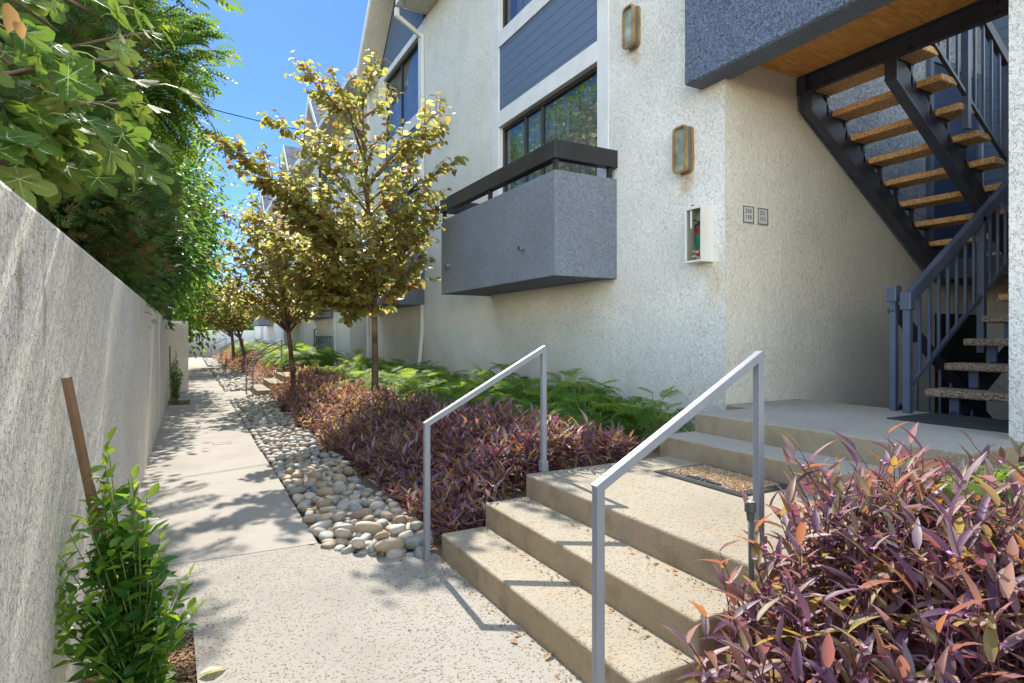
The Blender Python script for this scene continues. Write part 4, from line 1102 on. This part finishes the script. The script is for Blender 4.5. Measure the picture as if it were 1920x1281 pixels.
# ================================================================== REDBUD TREES
def bez(a, b, c, t): return a*(1-t)**2+b*2*t*(1-t)+c*t*t
def redbud(base, lean, topz, tips, leaf, seed, label, twig=.11, lsp=.05, r0=.055, dens=1.0, tm='heart'):
    rg = np.random.default_rng(seed); t = empty('redbud_tree', base); tag(t, label, 'tree', 'young redbud trees in the planting beds')
    base = Vector(base); br = MB(); P = []; D = []; N = []; S = []; Q = []
    top = base+Vector((lean[0], lean[1], topz-base.z))
    def tr(q): return base.lerp(top, q)+Vector((.04*math.sin(5*q), .03*math.sin(4*q+1), 0))
    tk = MB(); n = 12
    tk.tube([tr(i/n)-base for i in range(n+1)], [r0*(1.25 if i == 0 else 1)*(1-.8*(i/n)**1.3) for i in range(n+1)], 10)
    tk.build('trunk', M['bark'], t, smooth=True)
    def put_leaves(f, L, q0):
        nleaf = max(2, int(L/lsp*dens)); prev = None; side = 1
        for i in range(nleaf):
            q = q0+(1-q0)*(i+.5)/nleaf; p = f(q); dd = (f(min(1, q+.03))-f(max(0, q-.03))).normalized()
            sdv = dd.cross(Vector((0, 0, 1))); sdv = sdv.normalized() if sdv.length > .01 else Vector((1, 0, 0))
            side = -side
            d = sdv*side*rg.uniform(.6, 1)+dd*rg.uniform(.2, .8)+Vector((0, 0, -rg.uniform(.1, .9)))+Vector(rg.normal(0, .25, 3))
            nn = Vector((rg.normal(0, .6), rg.normal(0, .6), 1))
            P.append(p-base+d.normalized()*.02); D.append(d); N.append(nn); S.append(leaf*rg.uniform(.6, 1.15)*(1-.35*max(0, q-.7)/.3))
            Q.append(np.clip(rg.normal(.55, .28)-.5*max(0, q-.8)/.2*(rg.random() < .5)*(q0 > .2), 0, 1))
    for tip in tips:
        tip = Vector(tip); hd = math.hypot(tip.x-base.x, tip.y-base.y)
        sz = min(max(tip.z-hd*.75-.25, base.z+(topz-base.z)*.30), topz-.15); q = (sz-base.z)/(topz-base.z)
        a = tr(q); m = a.lerp(tip, .5)+Vector((0, 0, .12*hd if tip.z > a.z+.3*hd else .25*hd)); m += Vector(rg.normal(0, .08, 3))
        L = (tip-a).length; f = lambda u, a=a, m=m, tip=tip: bez(a, m, tip, u)
        br.tube([f(i/8)-base for i in range(9)], [r0*.42*(1-.88*i/8) for i in range(9)], 6)
        put_leaves(f, L*.7, .3)
        k = int(L/twig)
        for j in range(k):
            u = .18+.74*(j+.5)/k; p0 = f(u); dd = (f(min(1, u+.05))-f(u-.05)).normalized()
            r_ = Vector(rg.normal(0, 1, 3)); pr = (r_-dd*r_.dot(dd)).normalized(); pr.z *= .6
            tl = (.62*(1-u)+.16)*min(1, L/1.3)*rg.uniform(.6, 1.3)
            tp = p0+(dd*.75+pr*.8+Vector((0, 0, .10)))*tl; mm = p0.lerp(tp, .5)+Vector((0, 0, .06*tl))
            g_ = lambda w_, a=p0, m=mm, c=tp: bez(a, m, c, w_)
            br.tube([g_(i/3)-base for i in range(4)], [.006, .005, .004, .002], 4, cap=False)
            put_leaves(g_, tl, .1)
    br.build('branches', M['bark'], t, smooth=True)
    leaves('crown', P, D, N, S, T[tm], M['redbud'], t, np.array(Q))
    return t
rt = random.Random(4)
tips = []
for px_, py_, d in ((382, 240, 8.1), (550, 115, 8.6), (488, 212, 8.7), (615, 130, 8.3), (712, 108, 8.6), (742, 170, 8.9), (840, 196, 8.2), (868, 292, 8.3), (835, 232, 8.7),
                    (826, 385, 8.2), (800, 440, 8.7), (770, 500, 8.3), (745, 560, 8.6), (640, 600, 8.2), (690, 590, 8.9), (560, 560, 8.1), (470, 470, 8.3), (425, 300, 8.6),
                    (455, 390, 8.9), (520, 330, 7.9), (600, 250, 9.2), (660, 200, 8.0), (780, 300, 9.1), (500, 430, 9.2), (590, 500, 9.3), (700, 440, 7.7), (620, 400, 7.7), (540, 510, 8.8),
                    (670, 300, 7.8), (740, 370, 7.6), (570, 400, 8.2), (660, 500, 7.9), (720, 250, 8.2), (590, 330, 8.5), (700, 520, 8.2), (610, 180, 8.7), (800, 350, 7.8), (770, 420, 7.7), (730, 480, 7.6), (650, 560, 7.8), (600, 450, 7.8), (520, 520, 8.5), (560, 470, 7.9), (640, 440, 8.9), (760, 340, 8.8), (690, 380, 9.2), (530, 400, 8.1), (480, 330, 8.4), (800, 480, 8.1), (715, 590, 8.3), (610, 570, 8.6), (575, 600, 8.4), (545, 575, 8.2), (650, 610, 8.3), (500, 500, 8.2), (800, 400, 8.5), (760, 540, 8.4), (410, 265, 8.3)):
    tips.append(at(px_, py_, d+.75))
redbud((2.56, 9.14, .40), (-.15, .1), 5.2, tips, .12, 5, 'nearest slender tree with yellow-green and bronze leaves before the balcony', dens=.8, twig=.105)
def ell_tips(c, r, n, seed):
    rg = np.random.default_rng(seed); out = []
    for i in range(n):
        zf = 1-1.7*(i+.5)/n; a = i*2.4; k = math.sqrt(max(0, 1-zf*zf)); q = rg.uniform(.75, 1.08)
        out.append((c[0]+r[0]*k*math.cos(a)*q, c[1]+r[1]*k*math.sin(a)*q, c[2]+r[2]*zf*q))
    return out
redbud((2.15, 14.55, .35), (-.45, .2), 4.3, ell_tips((1.75, 14.8, 3.2), (1.45, 1.6, 1.5), 30, 3)+[at(405, 385, 14), at(470, 365, 14.3), at(590, 590, 13.8), at(615, 560, 14.2)], .125, 6, 'second tree in the row leaning over the second handrails', twig=.15, lsp=.065, dens=.9)
redbud((2.1, 26.5, .3), (-.9, .5), 3.9, ell_tips((1.5, 26.8, 2.9), (1.4, 1.5, 1.05), 20, 4), .17, 7, 'leaning tree with golden green crown over the far bed', twig=.2, lsp=.09, r0=.07)
redbud((2.0, 33.0, .3), (-.3, .2), 4.0, ell_tips((1.5, 33.2, 3.3), (1.9, 1.9, 1.2), 22, 5), .2, 8, 'farthest small golden tree at the end of the path', twig=.24, lsp=.11, r0=.08)

# ================================================================== TREES BEHIND THE GARDEN WALL
def blob_tree(name, label, base, ells, nclump, nleaf, leaf, tm, mat, seed, droop=.4, cr=.28, trunk=None, bark='bark_dark', shell=.55, up=0, cat='tree', limbs=True):
    rg = np.random.default_rng(seed); t = empty(name, base); tag(t, label, cat)
    base = Vector(base); P = []; D = []; N = []; S = []; Q = []; br = MB()
    wts = np.array([e[1][0]*e[1][1]*e[1][2] for e in ells])**.67; wts /= wts.sum()
    for i in range(nclump):
        c, r = ells[rg.choice(len(ells), p=wts)]
        v = rg.normal(0, 1, 3); v /= np.linalg.norm(v); f = rg.uniform(shell, 1)
        bump_ = 1+.22*math.sin(4*v[0]+seed)*math.cos(5*v[2]+seed*2)
        cc = np.array(c)+v*np.array(r)*f*bump_; tone = np.clip(rg.normal(.45, .2), 0, 1)
        if limbs and i % 7 == 0:
            a = Vector(c)*.3+base*.7; a.z = c[2]-r[2]*.3
            br.tube([a-base, a.lerp(Vector(cc), .5)-base+Vector((0, 0, .1)), Vector(cc)-base], [.03, .015, .005], 5, cap=False)
        k = int(nleaf*rg.uniform(.6, 1.4))
        off = rg.normal(0, 1, (k, 3))*cr*np.array([1, 1, .65])
        d = off/np.maximum(np.linalg.norm(off, axis=1, keepdims=True), .01)*.7+v*.6+rg.normal(0, .35, (k, 3)); d[:, 2] += up-droop
        P.append(cc+off-np.array(base)); D.append(d); nn = rg.normal(0, .5, (k, 3)); nn[:, 2] += 1; N.append(nn+v*.4)
        S.append(leaf*rg.uniform(.6, 1.25, k)); Q.append(np.clip(tone+rg.normal(0, .18, k), 0, 1))
    leaves('crown', np.concatenate(P), np.concatenate(D), np.concatenate(N), np.concatenate(S), T[tm], mat, t, np.concatenate(Q))
    if trunk:
        for (p0, p1, r) in trunk: br.tube([Vector(p0)-base, Vector(p0).lerp(Vector(p1), .5)-base+Vector((.05, .03, 0)), Vector(p1)-base], [r, r*.8, r*.5], 9)
    if br.f: br.build('trunk', M[bark], t, smooth=True)
    return t
blob_tree('conifer_tree', 'dark green feathery conifer leaning over the garden wall below the fig leaves', (-1.4, 7.2, 0),
    [((-1.25, 6.6, 2.7), (.85, 1.1, .9)), ((-1.2, 7.9, 2.8), (.95, 1.2, 1.2)), ((-1.5, 6.2, 4.0), (1.0, 1.4, 1.4)), ((-1.15, 9.2, 2.6), (.7, .9, .9))], 520, 60, .13, 'spray', M['conifer'], 12, droop=0, up=.35, cr=.17, shell=.7,
    trunk=[((-1.5, 7.2, 0), (-1.5, 7.2, 3.5), .13)])
blob_tree('ash_tree', 'tall bright green tree with feathery pinnate leaves reaching over the path', (-1.6, 9.5, 0),
    [((-1.2, 9.4, 5.3), (1.05, 1.5, 2.2)), ((-1.7, 10.6, 7.4), (1.3, 1.7, 1.6)), ((-.75, 11.2, 5.4), (.6, 1.3, 1.4)), ((-1.9, 7.6, 6.6), (1.3, 1.5, 1.8))], 470, 9, .34, 'pinnate', M['pinnate'], 13, droop=.5, cr=.3, shell=.55,
    trunk=[((-1.7, 9.5, 0), (-1.4, 9.5, 6), .14), ((-1.0, 11.2, 0), (-.85, 11.2, 8.5), .09)])
for k, (x, y_, z) in enumerate(((-3.3, 11.5, 7.6), (-3.0, 17.0, 8.2), (-3.2, 23.0, 8.0))):  # tall trees added behind the wall to give the windows foliage to reflect
    blob_tree('garden_tree', ['broad green tree top behind the fig and the ash', 'tall tree crown behind the dark glossy tree', 'tall tree crown deep behind the brown trunked tree'][k], (x-.3, y_, 0),
        [((x, y_, z), (1.7, 2.6, 2.2)), ((x-.3, y_-1, z-3), (1.3, 2.2, 1.8))], 300, 24, .2, 'oval', M['midleaf'], 60+k, droop=.4, cr=.4, trunk=[((x-.3, y_, 0), (x, y_, z), .17)])
blob_tree('broadleaf_tree', 'dark glossy broadleaf tree behind the wall with bluish shaded leaves', (-1.2, 14.5, 0),
    [((-.95, 14.0, 3.6), (.85, 1.3, 1.9)), ((-1.0, 15.2, 4.6), (.9, 1.3, 1.7)), ((-.85, 12.6, 3.0), (.7, 1.1, 1.2)), ((-.8, 11.6, 3.9), (.5, .8, .8))], 700, 26, .13, 'oval', M['darkleaf'], 14, droop=.5, cr=.22,
    trunk=[((-.85, 13.6, 0), (-.8, 13.8, 3.2), .05), ((-1.0, 13.9, 0), (-.95, 14.1, 3.2), .05)])
blob_tree('shade_tree', 'mid green tree with brown trunk rising behind the stepped wall', (-.95, 19.0, 0),
    [((-.45, 19.5, 5.3), (1.15, 1.7, 1.9)), ((-.7, 18.5, 4.0), (.9, 1.3, 1.2)), ((-.25, 21.0, 4.2), (.9, 1.2, 1.2))], 520, 24, .16, 'oval', M['midleaf'], 15, droop=.5, cr=.28,
    trunk=[((-.62, 18.6, 0), (-.5, 19.0, 4.5), .13)])
blob_tree('background_tree', 'light green tree crown far behind the end of the garden wall', (-1.0, 30, 0),
    [((-.4, 30, 4.2), (1.7, 2.4, 3.0)), ((-1.4, 26, 6.0), (1.6, 2, 3.0)), ((-1.8, 24, 3.2), (1.3, 2, 2.6))], 420, 26, .26, 'small', M['pinnate'], 16, droop=.3, cr=.45,
    trunk=[((-1, 30, 0), (-.8, 30, 4), .2)])
blob_tree('background_tree', 'hazy green trees above the far end wall', (1.5, 58, 0),
    [((-2, 56, 3.5), (3, 3, 3.2)), ((1.5, 60, 3.2), (3.5, 3, 3.4)), ((4.5, 62, 2.5), (3, 3, 3))], 420, 26, .45, 'small', M['midleaf'], 17, droop=.3, cr=.7,
    trunk=[((1.5, 58, 0), (1.5, 58, 4), .3)])
# ash branch sprays against the sky
def sprays():
    rg = np.random.default_rng(71); t = empty('ash_tree', (-1.0, 8.6, 0)); tag(t, 'slim young ash reaching arching leafy sprays out against the sky', 'tree', )
    base = Vector((-1.0, 8.6, 0)); br = MB(); P = []; D = []; N = []; S = []
    root = Vector((-.75, 8.8, 4.6)); br.tube([Vector((0, 0, 0)), root-base], [.06, .03], 7)
    for px_, py_, d in ((425, 95, 8.6), (400, 60, 8.4), (395, 130, 8.9), (370, 160, 9), (385, 200, 8.8), (365, 235, 9.2), (375, 30, 8.6), (330, 10, 8.8), (350, 290, 9.3), (300, 60, 8.2), (280, 160, 8.2)):
        tip = at(px_, py_, d); m = root.lerp(tip, .5)+Vector((0, 0, .25)); L = (tip-root).length
        f = lambda u: bez(root, m, tip, u)
        br.tube([f(i/6)-base for i in range(7)], [.018-.0025*i for i in range(7)], 5, cap=False)
        n = int(L/.055)
        for i in range(n):
            u = .35+.65*(i+.5)/n; dd = (f(min(1, u+.03))-f(u-.03)).normalized(); sd = dd.cross(Vector((0, 0, 1))).normalized()*(1 if i % 2 else -1)
            d_ = sd*.8+dd*.6+Vector((0, 0, -.3))+Vector(rg.normal(0, .2, 3)); P.append(f(u)-base); D.append(d_); N.append(Vector((0, 0, 1))+Vector(rg.normal(0, .3, 3))); S.append(.26*rg.uniform(.7, 1.15))
    br.build('branches', M['bark'], t, smooth=True); leaves('crown', P, D, N, S, T['pinnate'], M['pinnate'], t)
sprays()

# ---- fig tree near the camera
def fig():
    rg = np.random.default_rng(81); t = empty('fig_tree', (-1.3, 2.6, 0)); tag(t, 'fig tree with big lobed leaves hanging over the garden wall at upper left', 'tree')
    base = Vector((-1.3, 2.6, 0)); br = MB()
    tips_l = [(-112, .50), (-58, .86), (0, 1.0), (58, .86), (112, .50)]
    cen = (0, .28)
    out = [(0, -.02)]
    for i, (a, L) in enumerate(tips_l):
        a = math.radians(a); dx, dy = math.sin(a), math.cos(a); L *= .72
        w_ = .175
        if i > 0:
            am = math.radians((tips_l[i-1][0]+tips_l[i][0])/2); out.append((cen[0]+math.sin(am)*.21, cen[1]+math.cos(am)*.21))
        for k, ww in ((.55, -1), (.85, -.85), (1.0, 0), (.85, .85), (.55, 1)):
            out.append((cen[0]+dx*L*k+dy*w_*ww, cen[1]+dy*L*k-dx*w_*ww))
    V = [(cen[0], cen[1], 0)]+[(x, y_, .22*abs(x)-.16*(y_-.2)**2) for x, y_ in out]
    n = len(out); F = [(0, i, i % n+1) for i in range(1, n+1)]
    F = [(0, 1+i, 1+(i+1) % n) for i in range(n)]
    tmL = tmpl(V, F)
    VV = []; FV = []
    for a, L in tips_l:
        a = math.radians(a); dx, dy = math.sin(a), math.cos(a); L *= .68; wv = .011
        for sgn in (1, -1):
            b = len(VV)
            z1 = .22*abs(cen[0]+dx*L)-.16*(cen[1]+dy*L-.2)**2
            VV += [(cen[0]-dy*wv, cen[1]+dx*wv, .006*sgn), (cen[0]+dy*wv, cen[1]-dx*wv, .006*sgn), (cen[0]+dx*L, cen[1]+dy*L, z1+.006*sgn)]; FV.append((b, b+1, b+2))
            for q in (.3, .5, .7):
                for s2 in (1, -1):
                    a2 = a+s2*.75; l2 = .16*(1.1-q); p0 = (cen[0]+dx*L*q, cen[1]+dy*L*q); p1 = (p0[0]+math.sin(a2)*l2, p0[1]+math.cos(a2)*l2)
                    za = .22*abs(p0[0])-.16*(p0[1]-.2)**2+.007*sgn; zb = .22*abs(p1[0])-.16*(p1[1]-.2)**2+.007*sgn
                    b = len(VV); VV += [(p0[0]-.004, p0[1]-.004, za), (p0[0]+.004, p0[1]+.004, za), (p1[0], p1[1], zb)]; FV.append((b, b+1, b+2))
    for sgn in (1, -1):
        b = len(VV); VV += [(-.01, -.02, .004*sgn), (.01, -.02, .004*sgn), (0, cen[1], .006*sgn)]; FV.append((b, b+1, b+2))
    tmV = tmpl(VV, FV)
    P = []; D = []; N = []; S = []
    roots = [Vector((-1.2, 2.4, 2.6)), Vector((-1.3, 3.0, 3.0)), Vector((-1.2, 3.4, 2.3)), Vector((-1.0, 2.1, 2.2))]
    for r in roots: br.tube([Vector((0, 0, 0)), (r-base)*.5+Vector((.1, 0, .2)), r-base], [.06, .04, .022], 8)
    tipp = [(300, 160, 2.9), (285, 60, 3.1), (290, 330, 3.2), (240, 290, 2.7), (200, 360, 3.0), (150, 330, 2.6), (90, 240, 2.4), (40, 330, 2.2), (110, 60, 2.5), (200, 40, 2.9), (20, 120, 2.1), (260, 200, 3.4),
            (180, 200, 2.6), (60, 160, 2.7), (130, 130, 2.9), (230, 110, 2.5), (10, 250, 2.3), (210, 270, 3.3), (30, 20, 2.6), (170, 20, 3.2), (120, 280, 2.5), (70, 90, 2.2), (0, 200, 2.4), (230, 20, 3.3), (150, 230, 2.4), (260, 270, 3.0), (100, 150, 2.3)]
    for px_, py_, d in tipp:
        tip = at(px_, py_, d); r = min(roots, key=lambda q: (q-tip).length); m = r.lerp(tip, .5)+Vector((0, 0, .12)); f = lambda u: bez(r, m, tip, u)
        br.tube([f(i/6)-base for i in range(7)], [.014-.0013*i for i in range(7)], 6)
        for i in range(11):
            u = .25+.75*(i+.6)/11; p = f(min(1, u)); a = rg.uniform(0, 6.28)
            po = Vector((math.cos(a), math.sin(a), rg.uniform(-.2, .5))).normalized()*rg.uniform(.05, .13)+Vector((0, -.02, 0))
            pe = p+po; br.tube([p-base, (p+pe)/2-base+Vector((0, 0, .01)), pe-base], .003, 4, 1, cap=False)
            d_ = po.normalized()*.7+Vector((.15, -.25, -.75))+Vector(rg.normal(0, .3, 3))
            nn = Vector((.5, -.65, .45))+Vector(rg.normal(0, .4, 3))
            P.append(pe-base); D.append(d_); N.append(nn); S.append(rg.uniform(.12, .215))
    P = np.array(P)
    q = rg.random(len(P))
    leaves('leaves', P, D, N, S, tmL, M['fig'], t, q); leaves('leaf_veins', P, D, N, S, tmV, M['fig_vein'], t)
    br.build('branches', [M['bark'], M['fig_vein']], t, smooth=True)
fig()
dl = leaves('dead_leaf', [at(15, 5, 2.0), at(30, 35, 2.02)], [(.1, -.2, -1), (.3, -.1, -1)], [(1, -1, .2), (.4, -1, .3)], [.11, .07], T['oval'], M['dry'])
tag(dl, 'curled brown dead fig leaf hanging at the top left corner', 'leaf')

# ---- staked vine by the camera and small far shrub
def vine(name, base, hh, rad, n, leaf, seed, label, lean=(0, 0), nl=16):
    rg = np.random.default_rng(seed); t = empty(name, base); tag(t, label, 'shrub'); P = []; D = []; N = []; S = []; Q = []; br = MB()
    for i in range(n):
        a = rg.uniform(0, 6.28); f = rg.random(); h = hh*(1-.55*f)*rg.uniform(.75, 1.1); r = rad*f**.7
        tip = Vector((math.cos(a)*r+lean[0]*h, math.sin(a)*r+lean[1]*h, h)); m = Vector((tip.x*.25+.03*math.cos(a), tip.y*.25, h*.6)); z = Vector((0, 0, 0))
        b0 = Vector((rg.normal(0, .03), rg.normal(0, .03), 0))
        fn = lambda u: bez(b0, m, tip, u)
        br.tube([fn(k/5) for k in range(6)], [.0035, .003, .003, .0025, .002, .0015], 4, cap=False)
        for k in range(nl):
            u = .15+.85*k/(nl-1); p = fn(u); az = k*1.6+rg.uniform(-.5, .5); el = rg.uniform(-.1, .9) if u < .9 else rg.uniform(.6, 1.3)
            o_ = Vector((math.cos(az), math.sin(az), 0)); d = o_*math.cos(el)+Vector((0, 0, 1))*math.sin(el)
            P.append(p+o_*.008); D.append(d); N.append(Vector((0, 0, 1))*math.cos(el)-o_*math.sin(el)+Vector(rg.normal(0, .35, 3)))
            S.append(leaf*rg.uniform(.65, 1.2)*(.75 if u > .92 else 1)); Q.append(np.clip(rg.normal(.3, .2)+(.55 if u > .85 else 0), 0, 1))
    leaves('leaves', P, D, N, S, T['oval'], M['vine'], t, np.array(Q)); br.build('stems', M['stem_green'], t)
    return t
v1 = vine('staked_vine', (-.17, 2.68, -.03), 1.02, .24, 66, .074, 91, 'glossy green vine climbing the wooden stake at the garden wall', (-.08, -.03), 17)
vine('small_shrub', (-.25, 15.0, -.03), 1.15, .16, 26, .06, 93, 'small dark shrub in the mulch beside the stepped wall', (0, 0), 22)
